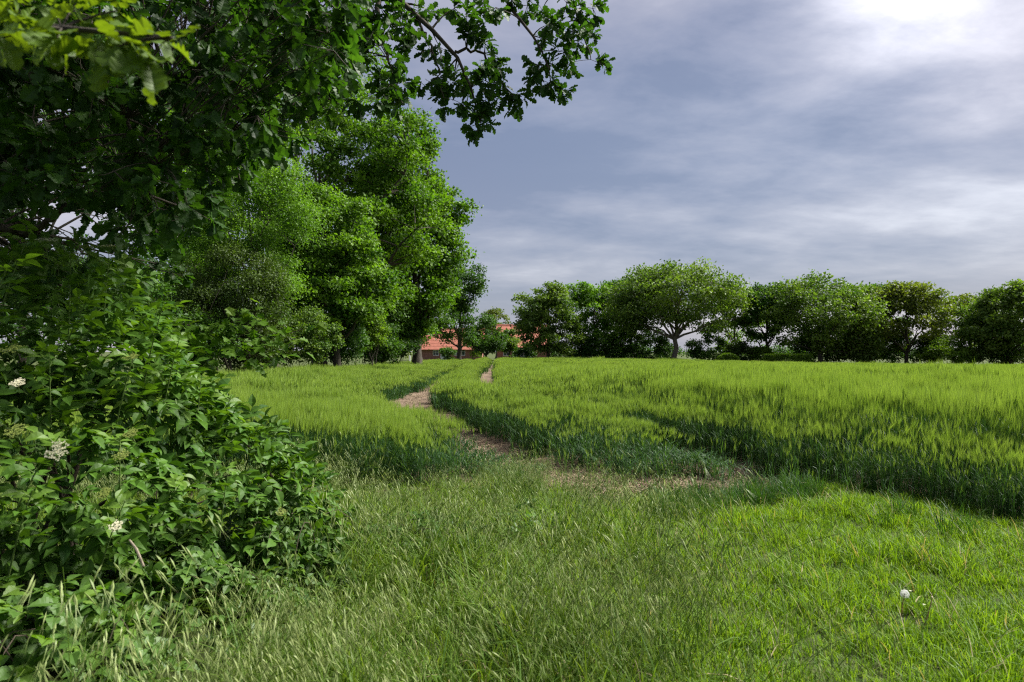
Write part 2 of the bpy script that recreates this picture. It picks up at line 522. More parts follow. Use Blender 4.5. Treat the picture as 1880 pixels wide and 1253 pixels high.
def field_masks(x, y, pad=0.0):
    """left, middle, right block membership of points."""
    w = 0.05 * wob(x, y, 2.3, 1.0) + 0.03 * wob(x, y, 7.1, 2.0)
    L_, R_ = lx(y), rx(y)
    HALF = 0.36 + .13 * smooth(22, 35, y)
    inside = (x > wood_edge(y)) & (y < far_edge(x)) & (x < 0.85 * y + 7)
    left = inside & (x < L_ - HALF + w - pad - .62 * smooth(8.6, 10, y) * smooth(27, 20, y) - .35 * smooth(11, 13, y) * smooth(22, 18, y)) & (y > left_front(x) + w * 1.5) & (x < .35 + (y - 8.6) * 0.0 + 0)
    mid = inside & (x > L_ + HALF - .08 + w + pad * .6) & (x < R_ - HALF + .1 + w - pad * .6) & (y > mid_front + 2 * w)
    right = inside & (x > np.where(y > 9.2, R_ + HALF + w + pad, right_front(y) + w + pad)) & (y > 2.2)
    return left, mid, right


def build_ground():
    xs = np.concatenate([[-1500, -700, -350, -180, -100, -60, -40, -25, -16], np.arange(-11, 11.01, .16), [14, 18, 23, 30, 40, 55, 80, 130, 220, 400, 800, 1500]])
    ys = np.concatenate([[-300, -120, -50, -20, -8, -3, 0, 1.5], np.arange(2.4, 16.01, .16), np.arange(17, 40, 1.0), np.arange(40, 110, 4), [120, 140, 180, 260, 400, 700, 1200, 2500]])
    X, Y = np.meshgrid(xs, ys)
    Z = gz(X, Y)
    dt = np.minimum(np.abs(X - lx(Y)), np.abs(X - rx(Y)))
    rut = np.where(Y > 6.5, np.exp(-(dt / .22) ** 2) * .05, 0)
    fine = 0.014 * wob(X, Y, 6.5, .3) + 0.009 * wob(X, Y, 15, 1.3)
    near = (np.abs(X) < 12) & (Y > 1) & (Y < 17)
    Z = Z - rut * near + fine * near
    V = np.stack([X, Y, Z], -1).reshape(-1, 3)
    nx, ny = len(xs), len(ys)
    i = (np.arange(ny - 1)[:, None] * nx + np.arange(nx - 1)[None]).ravel()
    F = np.stack([i, i + 1, i + nx + 1, i + nx], -1)
    # tint: 0 = bare field soil, 1 = turf
    fieldish = (X > -10.6) & (Y > np.minimum(left_front(X), 8.3) - .2) & (Y < far_edge(X)) & (X < 200)
    front = (X > right_front(Y) - .2) & (Y > 2.2) & (Y < far_edge(X))
    turf = np.where(fieldish | front, 0.0, 1.0)
    mb = MB().add(V, F, 0, turf.ravel())
    m = bpy.data.materials.new('ground_soil_and_turf'); m.use_nodes = True
    m.node_tree.nodes.clear(); t = NT(m.node_tree)
    out = t.n('ShaderNodeOutputMaterial'); bs = t.n('ShaderNodeBsdfPrincipled')
    tc = t.n('ShaderNodeTexCoord'); P = tc.outputs['Object']
    soil = t.ramp(t.noise(P, 3.2, 8, .65), [(.28, (.080, .054, .036)), (.5, (.150, .106, .074)), (.72, (.245, .182, .130))])
    vor = t.n('ShaderNodeTexVoronoi', feature='DISTANCE_TO_EDGE'); t.link(P, vor.inputs['Vector']); vor.inputs['Scale'].default_value = 14
    crack = t.ramp(vor.outputs['Distance'], [(0.0, (.45,) * 3), (.06, (1.0,) * 3)])
    soil = t.mix(.7, soil, crack, 'MULTIPLY')
    turfc = t.ramp(t.noise(P, 5, 6, .6), [(.3, (.028, .045, .012)), (.7, (.075, .090, .028))])
    a = t.n('ShaderNodeAttribute', attribute_name='tint')
    e = t.math('ADD', a.outputs['Fac'], t.math('MULTIPLY', t.math('SUBTRACT', t.noise(P, 2.2, 5, .6), .5), 1.1), clamp=True)
    col = t.mix(t.ramp(e, [(.35, (0,) * 3), (.65, (1,) * 3)]), soil, turfc)
    t.link(col, bs.inputs['Base Color'])
    bs.inputs['Roughness'].default_value = .95; bs.inputs['Specular IOR Level'].default_value = .15
    b = t.n('ShaderNodeBump'); b.inputs['Strength'].default_value = .9; b.inputs['Distance'].default_value = .04
    t.link(t.math('ADD', t.noise(P, 18, 8, .7), t.math('MULTIPLY', vor.outputs['Distance'], .3)), b.inputs['Height']); t.link(b.outputs[0], bs.inputs['Normal'])
    t.link(bs.outputs[0], out.inputs[0])
    tag(mb.obj('ground', m, smooth_shade=True), 'brown field soil with two bare wheel tracks and turf verge', 'ground', kind='structure')


build_ground()


# ------------------------------------------------------------------ scattering (only for stuff nobody could count)
def scatter(name, variants, pts, var, rot, scl, label, cat):
    """One object: points carrying copies of the variant meshes."""
    me = bpy.data.meshes.new(name)
    n = len(pts)
    me.vertices.add(n); me.vertices.foreach_set('co', np.asarray(pts, np.float32).ravel())
    for nm, tp, key, arr in (('rot', 'FLOAT_VECTOR', 'vector', rot), ('scl', 'FLOAT_VECTOR', 'vector', scl), ('var', 'INT', 'value', var)):
        a = me.attributes.new(nm, tp, 'POINT')
        a.data.foreach_set(key, np.asarray(arr, np.int32 if tp == 'INT' else np.float32).ravel())
    o = bpy.data.objects.new(name, me)
    COL.objects.link(o)
    ng = bpy.data.node_groups.new(name + '_scatter', 'GeometryNodeTree')
    ng.interface.new_socket('Geometry', in_out='INPUT', socket_type='NodeSocketGeometry')
    ng.interface.new_socket('Geometry', in_out='OUTPUT', socket_type='NodeSocketGeometry')
    N, K = ng.nodes, ng.links
    gi, go = N.new('NodeGroupInput'), N.new('NodeGroupOutput')
    def attr(nm, tp):
        a = N.new('GeometryNodeInputNamedAttribute'); a.data_type = tp; a.inputs['Name'].default_value = nm
        return a.outputs[0]
    ar, asc, av = attr('rot', 'FLOAT_VECTOR'), attr('scl', 'FLOAT_VECTOR'), attr('var', 'INT')
    e2r = N.new('FunctionNodeEulerToRotation'); K.new(ar, e2r.inputs[0])
    join = N.new('GeometryNodeJoinGeometry')
    for i, vo in enumerate(variants):
        cmp_ = N.new('FunctionNodeCompare'); cmp_.data_type = 'INT'; cmp_.operation = 'EQUAL'
        ii = [s for s in cmp_.inputs if s.type == 'INT']
        K.new(av, ii[0]); ii[1].default_value = i
        oi = N.new('GeometryNodeObjectInfo'); oi.inputs['Object'].default_value = vo
        iop = N.new('GeometryNodeInstanceOnPoints')
        K.new(gi.outputs[0], iop.inputs['Points']); K.new(cmp_.outputs[0], iop.inputs['Selection'])
        K.new(oi.outputs['Geometry'], iop.inputs['Instance'])
        K.new(e2r.outputs[0], iop.inputs['Rotation']); K.new(asc, iop.inputs['Scale'])
        K.new(iop.outputs[0], join.inputs[0])
    K.new(join.outputs[0], go.inputs[0])
    md = o.modifiers.new('scatter', 'NODES'); md.node_group = ng
    return tag(o, label, cat, kind='stuff')


def tmpl_obj(name, mb, mats):
    return bpy.data.objects.new(name, mb.mesh(name, mats))     # never linked: only a source of geometry


def ribbon(mb, r, base, az, h, lean, width, segs, mat, droop=0.0, tipw=0.05, face=None):
    """A grass blade from base, bending towards azimuth az."""
    face = az + math.pi / 2 + r.uniform(-.5, .5) if face is None else face
    wx, wy = math.cos(face), math.sin(face)
    dx, dy = math.cos(az), math.sin(az)
    V = []
    for k in range(segs + 1):
        t = k / segs
        out = lean * h * (t ** 1.7)
        z = h * t * (1 - .25 * lean * t) - droop * h * max(0, t - .45) ** 2 * 2.2
        w = width * .5 * (1 - t ** 2.2 * (1 - tipw))
        c = (base[0] + dx * out, base[1] + dy * out, base[2] + z)
        V += [(c[0] - wx * w, c[1] - wy * w, c[2]), (c[0] + wx * w, c[1] + wy * w, c[2])]
    F = [(2 * k, 2 * k + 1, 2 * k + 3, 2 * k + 2) for k in range(segs)]
    mb.add(V, F, mat)
    return np.array(V[-1]) * .5 + np.array(V[-2]) * .5


def ear(mb, r, top, d, L, w, awns, awl, aww):
    """Barley ear: slim spindle with long awns. Points up along d."""
    d = unit(np.array(d)); ref = unit(np.cross(d, (r.uniform(-1, 1), r.uniform(-1, 1), .2))); s2 = np.cross(d, ref)
    b = np.array(top)
    ring = [b + d * L * .4 + w * (math.cos(a) * ref + math.sin(a) * s2) for a in (0, 2.1, 4.2)]
    mb.add([b, *ring, b + d * L], [(0, 2, 1), (0, 3, 2), (0, 1, 3), (1, 2, 4), (2, 3, 4), (3, 1, 4)], 1)
    for k in range(awns):
        a = r.uniform(0, 6.28); st = r.uniform(.1, .9)
        p = b + d * L * st
        dd = unit(d + .13 * (math.cos(a) * ref + math.sin(a) * s2) + np.array((0, 0, -.02)))
        e = p + dd * awl * r.uniform(.8, 1.1)
        s = unit(np.cross(dd, (math.cos(a + 1), math.sin(a + 1), .1))) * aww * .5
        mb.add([p - s, p + s, e], [(0, 1, 2)], 1)


def barley_patch(seed, radius, n, lod, headed=True):
    """A patch of barley about 1 unit tall (scaled to its height later)."""
    r = random.Random(seed); mb = MB()
    for k in range(n):
        rr = radius * math.sqrt(r.random()); a = r.uniform(0, 6.28)
        x, y = rr * math.cos(a), rr * math.sin(a)
        h = r.gauss(.82, .035); az = r.gauss(0.2, 1.6); ln = abs(r.gauss(.07, .06))
        sw = (.0045, .009, .02)[lod]
        if lod < 2:
            top = ribbon(mb, r, (x, y, 0), az, h, ln, sw, 3, 0, tipw=.7, face=r.uniform(0, 3.14))
            nl = 3 if lod == 0 else 2
            for q in range(nl):
                z0 = h * r.uniform(.03, .74); f = z0 / h
                bx, by = x + math.cos(az) * ln * h * f ** 1.7, y + math.sin(az) * ln * h * f ** 1.7
                ribbon(mb, r, (bx, by, z0), r.uniform(0, 6.28), r.uniform(.15, .26), r.uniform(.35, 1.0), (.011, .017)[lod], 3, 0, droop=r.uniform(0, .9))
        else:
            top = np.array((x + math.cos(az) * ln * h, y + math.sin(az) * ln * h, h))
            ribbon(mb, r, (x, y, .25), az, h - .25, ln, .022, 1, 0, tipw=.8, face=r.uniform(-.5, .5))
        if headed:
            d = (.06 + r.gauss(0, .13), r.gauss(0, .13), 1)
            if lod == 0: ear(mb, r, top - np.array((0, 0, .01)), d, r.uniform(.06, .085), .0058, 18, .165, .0022)
            elif lod == 1: ear(mb, r, top - np.array((0, 0, .02)), d, r.uniform(.08, .11), .011, 8, .18, .0062)
            else: ear(mb, r, top - np.array((0, 0, .04)), d, r.uniform(.14, .2), .018, 5, .22, .015)
        else:
            for q in range(2):
                ribbon(mb, r, (top[0], top[1], top[2] - r.uniform(.1, .3)), r.uniform(0, 6.28), r.uniform(.2, .32), r.uniform(.2, .7), .011, 3, 0, droop=r.uniform(0, .7))
    return tmpl_obj('barley_patch', mb, [B_STEM, B_EAR])


def build_barley():
    rng = np.random.default_rng(11)
    V = [barley_patch(s, .17, 14, 0) for s in range(5)] + [barley_patch(20 + s, .17, 12, 0, False) for s in range(3)] \
        + [barley_patch(40 + s, .24, 20, 1) for s in range(5)] + [barley_patch(60 + s, 1.0, 150, 2) for s in range(4)]
    bands = [(3.0, 14.0, 36.0, 0), (14.0, 36, 13.0, 1), (36, 92, .70, 2), (36, 92, 9.0, 1.5)]
    acc = {0: [], 1: [], 2: []}
    for y0, y1, dens, lod in bands:
        x0, x1 = -11.0, .80 * y1 + 4
        n = int((x1 - x0) * (y1 - y0) * dens)
        x = rng.uniform(x0, x1, n); y = rng.uniform(y0, y1, n)
        keep = (x > -.85 * y - 3) & (x < .82 * y + 3)
        x, y = x[keep], y[keep]
        mk = field_masks(x, y, (.10, .15, .62)[int(lod)])
        if lod == 1.5:                              # finer patches along the tracks only
            nearby = np.minimum(np.abs(x - lx(y)), np.abs(x - rx(y))) < 1.9
            mk = [q & nearby for q in mk]
        for b in range(3):
            xx, yy = x[mk[b]], y[mk[b]]
            n = len(xx)
            edge = np.where(xx < rx(yy), yy - left_front(np.minimum(xx, .1)), np.where(yy > 9.2, xx - rx(yy) - HALF, xx - right_front(yy)))
            inn = .35 + .65 * smooth(.3, 2.5, edge)
            h = 0.80 * (1 + inn * (.11 * wob(xx, yy, 1.15, .7) + .09 * wob(xx, yy, 2.9, 2.2) + .05 * wob(xx, yy, .35, 1.2) + .13 * wob(xx * .30, yy * 1.0, 1.0, 3.9)))
            d = np.minimum(np.abs(xx - lx(yy)), np.abs(xx - rx(yy))) - HALF
            h = h * (.82 + .18 * smooth(0, .6, d)) * (1 + ((.20, .16, .35)[b]) * (1 - .75 * smooth(13, 34, yy)) * smooth(*((1.6, 3.6), (.5, 1.5), (.5, 1.5))[b], d))
            if b == 1: h = h * (.40 + .60 * smooth(8.4, 11.3, yy + .8 * wob(xx, yy, 1.0, 3)))
            if b == 0: h = h * (.74 + .26 * smooth(0.4, 2.0, d)) * (.40 + .60 * smooth(.2, 2.0, np.hypot(xx - .2, yy - 8.7))) * (.9 + .1 * smooth(0, 1.5, yy - left_front(xx)))
            if b == 2: h = h * (.94 + .06 * smooth(0, 1.2, xx - np.where(yy > 9.2, rx(yy) + HALF, right_front(yy))))
            h = h * rng.normal(1, .04, n)
            if lod == 0:
                var = rng.integers(0, 5, n)
                leafy = rng.random(n) < smooth(.60, .42, h)
                var = np.where(leafy, 5 + rng.integers(0, 3, n), var)
            elif lod < 2: var = 8 + rng.integers(0, 5, n)
            else: var = 13 + rng.integers(0, 4, n); h = h * .82
            lean = .10 * wob(xx, yy, .8, 4.2) + .05
            rot = np.stack([rng.normal(0, .05, n) + .05 * wob(xx, yy, 1.4, 5), lean + rng.normal(0, .05, n), rng.normal(0, .9, n)], -1)
            s = rng.uniform(.92, 1.08, n)
            scl = np.stack([s, s, h], -1)
            P = np.stack([xx, yy, gz(xx, yy) - .02], -1)
            acc[b].append((P, var, rot, scl))
    names = ('young green barley standing in the block left of the wheel tracks', 'narrow strip of green barley growing between the two wheel tracks', 'wide field of green barley right of the wheel tracks')
    for b in range(3):
        P, v, ro, sc = [np.concatenate(a) for a in zip(*acc[b])]
        scatter('barley', V, P, v, ro, sc, names[b], 'barley')


build_barley()


# ------------------------------------------------------------------ verge grass
def tuft(seed, n, hmin, hmax, rad, width, lean, segs, mats, dry=0.0, droop=.3):
    r = random.Random(seed); mb = MB()
    for k in range(n):
        rr = rad * math.sqrt(r.random()); a = r.uniform(0, 6.28)
        x, y = rr * math.cos(a), rr * math.sin(a)
        az = a + r.gauss(0, .7)
        ribbon(mb, r, (x, y, -.01), az, r.uniform(hmin, hmax), abs(r.gauss(lean, lean * .5)), width * r.uniform(.7, 1.3), segs, 1 if r.random() < dry else 0, droop=r.uniform(0, droop))
    return tmpl_obj('grass_tuft', mb, mats)


def brome(seed, H):
    """Arching culms with drooping panicles of pale spikelets."""
    r = random.Random(seed); mb = MB()
    for c in range(3):
        a = r.uniform(0, 6.28); x, y = .05 * math.cos(a), .05 * math.sin(a)
        az = r.gauss(0, 1.0); h = H * r.uniform(.75, 1.1); ln = r.uniform(.25, .6)
        pts = []
        for k in range(9):
            t = k / 8
            o = ln * h * t ** 1.8; z = h * t * (1 - .15 * ln * t) - .55 * h * max(0, t - .62) ** 2
            pts.append(np.array((x + math.cos(az) * o, y + math.sin(az) * o, z)))
        mb.tube(pts, np.linspace(.0015, .0008, 9), 3, 0, cap=False)
        for k in range(14):
            f = r.uniform(.50, 1.0) * 8; i = min(int(f), 7); p = pts[i] + (pts[i + 1] - pts[i]) * (f - i)
            a2 = az + r.gauss(0, .9)
            st = np.array((math.cos(a2), math.sin(a2), r.uniform(-.1, .5))) * r.uniform(.03, .095)
            q = p + st
            e = q + np.array((math.cos(a2) * .45, math.sin(a2) * .45, -1 + r.uniform(-.1, .5))) * .012
            mb.add([p, p + (.0009, 0, .0006), q], [(0, 1, 2)], 0)
            d = unit(e - q); L = r.uniform(.028, .042); w = r.uniform(.0022, .0034)
            s = unit(np.cross(d, (r.uniform(-1, 1), r.uniform(-1, 1), .3))); s2 = np.cross(d, s)
            m_ = q + d * L * .38
            mb.add([q, m_ + s * w, m_ + s2 * w * .8, m_ - s * w, m_ - s2 * w * .8, q + d * L], [(0, 2, 1), (0, 3, 2), (0, 4, 3), (0, 1, 4), (5, 1, 2), (5, 2, 3), (5, 3, 4), (5, 4, 1)], 1)
            tip = q + d * L
            for _ in range(3):
                b_ = m_ + d * L * r.uniform(0, .4); e2 = tip + (d + .3 * np.array((r.uniform(-1, 1), r.uniform(-1, 1), r.uniform(-.4, .4)))) * .030
                mb.add([b_, b_ + s * .0013, e2], [(0, 1, 2)], 1)
    for k in range(8):
        a = r.uniform(0, 6.28)
        ribbon(mb, r, (.05 * math.cos(a), .05 * math.sin(a), 0), a, r.uniform(.12, .28), r.uniform(.3, .9), .004, 3, 0, droop=.5)
    return tmpl_obj('brome_tuft', mb, [G_LONG, G_SEED])


def in_bush(x, y):
    return (((x + 2.2) / .95) ** 2 + ((y - 3.0) / .72) ** 2 < 1) | (((x + 1.9) / .9) ** 2 + ((y - 3.9) / .45) ** 2 < 1) | (((x + 2.75) / 1.55) ** 2 + ((y - 4.35) / 1.0) ** 2 < 1)


def build_grass():
    rng = np.random.default_rng(5)
    lawnish = lambda x, y: smooth(-.25, .45, x - (.85 + .10 * (y - 4.5)) + .35 * wob(x, y, 1.2, .9))
    on_verge = lambda x, y: (~(field_masks(x, y)[0] | field_masks(x, y)[1] | field_masks(x, y)[2])) & (y < np.where(x < .2, left_front(x) + .15, np.where(x > 3.4, 9.2, 7.55 + .30 * wob(x, y, 2, 3) + .8 * smooth(.9, .2, x)))) & ~((x > right_front(y) + .35))
    # short lawn
    V = [tuft(s, 14, .05, .14, .045, .0064, .40, 3, [G_LAWN, G_DRY], .03) for s in range(5)] + [tuft(20 + s, 11, .10, .22, .04, .0062, .5, 4, [G_LAWN, G_DRY], .04, .6) for s in range(4)]
    n = 22000
    x = rng.uniform(-.6, 7.2, n); y = rng.uniform(2.0, 8.8, n)
    soil = smooth(6.9, 7.6, y + .35 * wob(x, y, 1.7, 2)) * smooth(4.1, 3.4, x)
    k = on_verge(x, y) & (rng.random(n) < lawnish(x, y) * (1 - .93 * soil)) & (x < .85 * y + 1)
    fd = at(1657, 1134, 4.15)
    k &= ~((np.hypot((x - fd[0]) / .09, (y - fd[1] + .10) / .17) < 1) & (rng.random(n) < .85))
    x, y = x[k], y[k]; n = len(x)
    clump = wob(x, y, 2.6, .2) + .6 * wob(x, y, 6.2, 1.1)
    sc = .90 + .58 * clump + rng.normal(0, .1, n)
    sc = np.clip(sc, .45, 1.7)
    var = np.where(rng.random(n) < .30 + .25 * clump, 5 + rng.integers(0, 4, n), rng.integers(0, 5, n))
    rot = np.stack([rng.normal(0, .12, n), rng.normal(.05, .12, n), rng.uniform(0, 6.28, n)], -1)
    s2 = np.sqrt(sc)
    scatter('lawn_grass', V, np.stack([x, y, gz(x, y)], -1), var, rot, np.stack([s2, s2, sc], -1), 'short bright green grass covering the verge in the right foreground', 'grass')
    # long grass with brome
    V = [tuft(40 + s, 10, .18, .45, .045, .0085, .55, 5, [G_LONG, G_DRY], .06, .8) for s in range(5)] + [brome(60 + s, .66) for s in range(6)] \
        + [tuft(80 + s, 8, .12, .28, .05, .0075, .6, 4, [G_LONG, G_DRY], .08, .7) for s in range(3)]
    n = 13000
    x = rng.uniform(-6, 2.6, n); y = rng.uniform(1.9, 9.0, n)
    soil = smooth(7.4, 8.3, y + .35 * wob(x, y, 1.7, 2)) * smooth(-.2, .8, x)
    k = on_verge(x, y) & (rng.random(n) < (1 - lawnish(x, y)) * (1 - .75 * soil) + .03) & (x > -.85 * y - .8) & ~in_bush(x, y)
    x, y = x[k], y[k]; n = len(x)
    c = wob(x, y, 1.9, 2.7) + .5 * wob(x, y, 4.4, 1.6)
    pb = np.clip(.07 + .32 * c + .12 * smooth(5.0, 3.2, y) - .10 * smooth(4.6, 5.3, y) * smooth(6.6, 6.0, y), .03, .6)
    u = rng.random(n)
    var = np.where(u < pb, 5 + rng.integers(0, 6, n), np.where(u < pb + .35, rng.integers(0, 5, n), 11 + rng.integers(0, 3, n)))
    sc = np.clip(1.0 + .38 * c + rng.normal(0, .16, n), .45, 1.7) * (1 - .40 * smooth(5.8, 7.2, y)) * np.where(var < 5, 1 - .35 * smooth(.2, 1.2, x), 1)
    yaw = np.where((var >= 5) & (var < 11), rng.normal(.15, .8, n), rng.uniform(0, 6.28, n))
    rot = np.stack([rng.normal(0, .14, n), rng.normal(.06, .14, n), yaw], -1)
    scatter('brome_grass', V, np.stack([x, y, gz(x, y)], -1), var, rot, np.stack([sc] * 3, -1), 'long tangled grass with pale drooping seed heads in the foreground', 'grass')
    # dark lush tussocks and sparse volunteers at the edge of the soil
    V = [tuft(100 + s, 30, .16, .34, .07, .0055, .38, 4, [G_DARKT, G_DRY], .02, .5) for s in range(4)] + [barley_patch(120 + s, .05, 2, 0, s > 1) for s in range(4)]
    P, va, sc = [], [], []
    for (px, py, rad, nn) in ((1260, 945, .30, 26), (1330, 925, .30, 30), (1420, 915, .32, 34), (1470, 905, .25, 18), (1220, 950, .15, 7), (940, 893, .2, 8), (1700, 965, .4, 8)):
        Y = EYE / ((py - 645.5) / FPX); c0 = at(px, py, Y)
        for _ in range(nn):
            a = rng.uniform(0, 6.28); r_ = rad * math.sqrt(rng.random())
            P.append((c0[0] + r_ * math.cos(a) * 1.3, c0[1] + r_ * math.sin(a), 0)); va.append(rng.integers(0, 4)); sc.append(rng.uniform(.8, 1.3))
    for _ in range(520):
        px, py = rng.uniform(930, 1640), rng.uniform(800, 935)
        Y = EYE / ((py - 645.5) / FPX); c0 = at(px, py, Y)
        if any(m[0] for m in field_masks(np.array([c0[0]]), np.array([c0[1]]))): continue
        if rng.random() > .5: continue
        P.append((c0[0], c0[1], 0)); va.append(4 + rng.integers(0, 4)); sc.append(rng.uniform(.25, .75))
    for _ in range(1700):
        if rng.random() < .3:
            fx = rng.uniform(-4.5, -.6); fy = float(left_front(fx)) - abs(rng.normal(0, .16)) + .12
        else:
            fy = rng.uniform(4.0, 9.0); fx = float(right_front(fy)) - abs(rng.normal(0, .14)) + .12
        P.append((fx, fy, 0)); va.append(rng.integers(0, 4) if rng.random() < .35 else 4 + rng.integers(0, 4)); sc.append(rng.uniform(.25, .68))
    P = np.array(P); P[:, 2] = gz(P[:, 0], P[:, 1])
    n = len(P); sc = np.array(sc)
    rot = np.stack([rng.normal(0, .12, n), rng.normal(.03, .12, n), rng.uniform(0, 6.28, n)], -1)
    scatter('tussock_grass', V, P, va, rot, np.stack([sc] * 3, -1), 'dark green tussocks and stray blades along the edge of the bare soil', 'grass')
    # straw litter and clods on the tracks
    V = []
    for s in range(4):
        r = random.Random(200 + s); mb = MB()
        for k in range(14):
            a = r.uniform(0, 3.14); x0, y0 = r.uniform(-.2, .2), r.uniform(-.2, .2); L = r.uniform(.03, .12); w = r.uniform(.0015, .003)
            d = np.array((math.cos(a), math.sin(a), r.uniform(-.05, .15))); s_ = np.array((-math.sin(a), math.cos(a), 0)) * w
            p = np.array((x0, y0, .008)); q = p + d * L
            mb.add([p - s_, p + s_, q + s_, q - s_, p + (0, 0, w * 1.5), q + (0, 0, w * 1.5)], [(0, 4, 5, 3), (4, 1, 2, 5)], 0)
        for k in range(16):
            x0, y0 = r.uniform(-.22, .22), r.uniform(-.22, .22); c_ = r.uniform(.006, .022)
            pv = [np.array((x0, y0, .002)) + c_ * np.array(v) * r.uniform(.6, 1.2) for v in ((1, 0, 0), (-.9, .2, 0), (0, 1, .1), (.1, -1, 0), (0, 0, .9), (0, 0, -.6))]
            mb.add(pv, [(0, 2, 4), (2, 1, 4), (1, 3, 4), (3, 0, 4), (2, 0, 5), (1, 2, 5), (3, 1, 5), (0, 3, 5)], 1)
        V.append(tmpl_obj('litter_patch', mb, [STRAW, SOIL_CLOD]))
    y = rng.uniform(6.8, 34, 1500); side = rng.random(1500) < .5
    x = np.where(side, lx(y), rx(y)) + rng.normal(0, .30, 1500)
    y2 = rng.uniform(7.4, 10.2, 260); x2 = rng.uniform(.4, 4.2, 260)
    x, y = np.concatenate([x, x2]), np.concatenate([y, y2]); n = len(x)
    rot = np.stack([np.zeros(n), np.zeros(n), rng.uniform(0, 6.28, n)], -1); s = rng.uniform(.8, 1.3, n)
    dt = np.minimum(np.abs(x - lx(y)), np.abs(x - rx(y)))
    scatter('straw_litter', V, np.stack([x, y, gz(x, y) - .05 * np.exp(-(dt / .22) ** 2) + .01], -1), rng.integers(0, 4, n), rot, np.stack([s] * 3, -1), 'pale straw bits and small clods lying on the bare tracks', 'straw')


G_DARKT = mat_inst('dark_tussock', (0.018, 0.064, 0.012), (0.050, 0.120, 0.020), 0.36, 0.55)
build_grass()


# ------------------------------------------------------------------ trees
def bez(p0, p1, p2, n):
    t = np.linspace(0, 1, n)[:, None]
    return (1 - t) ** 2 * p0 + 2 * t * (1 - t) * p1 + t * t * p2


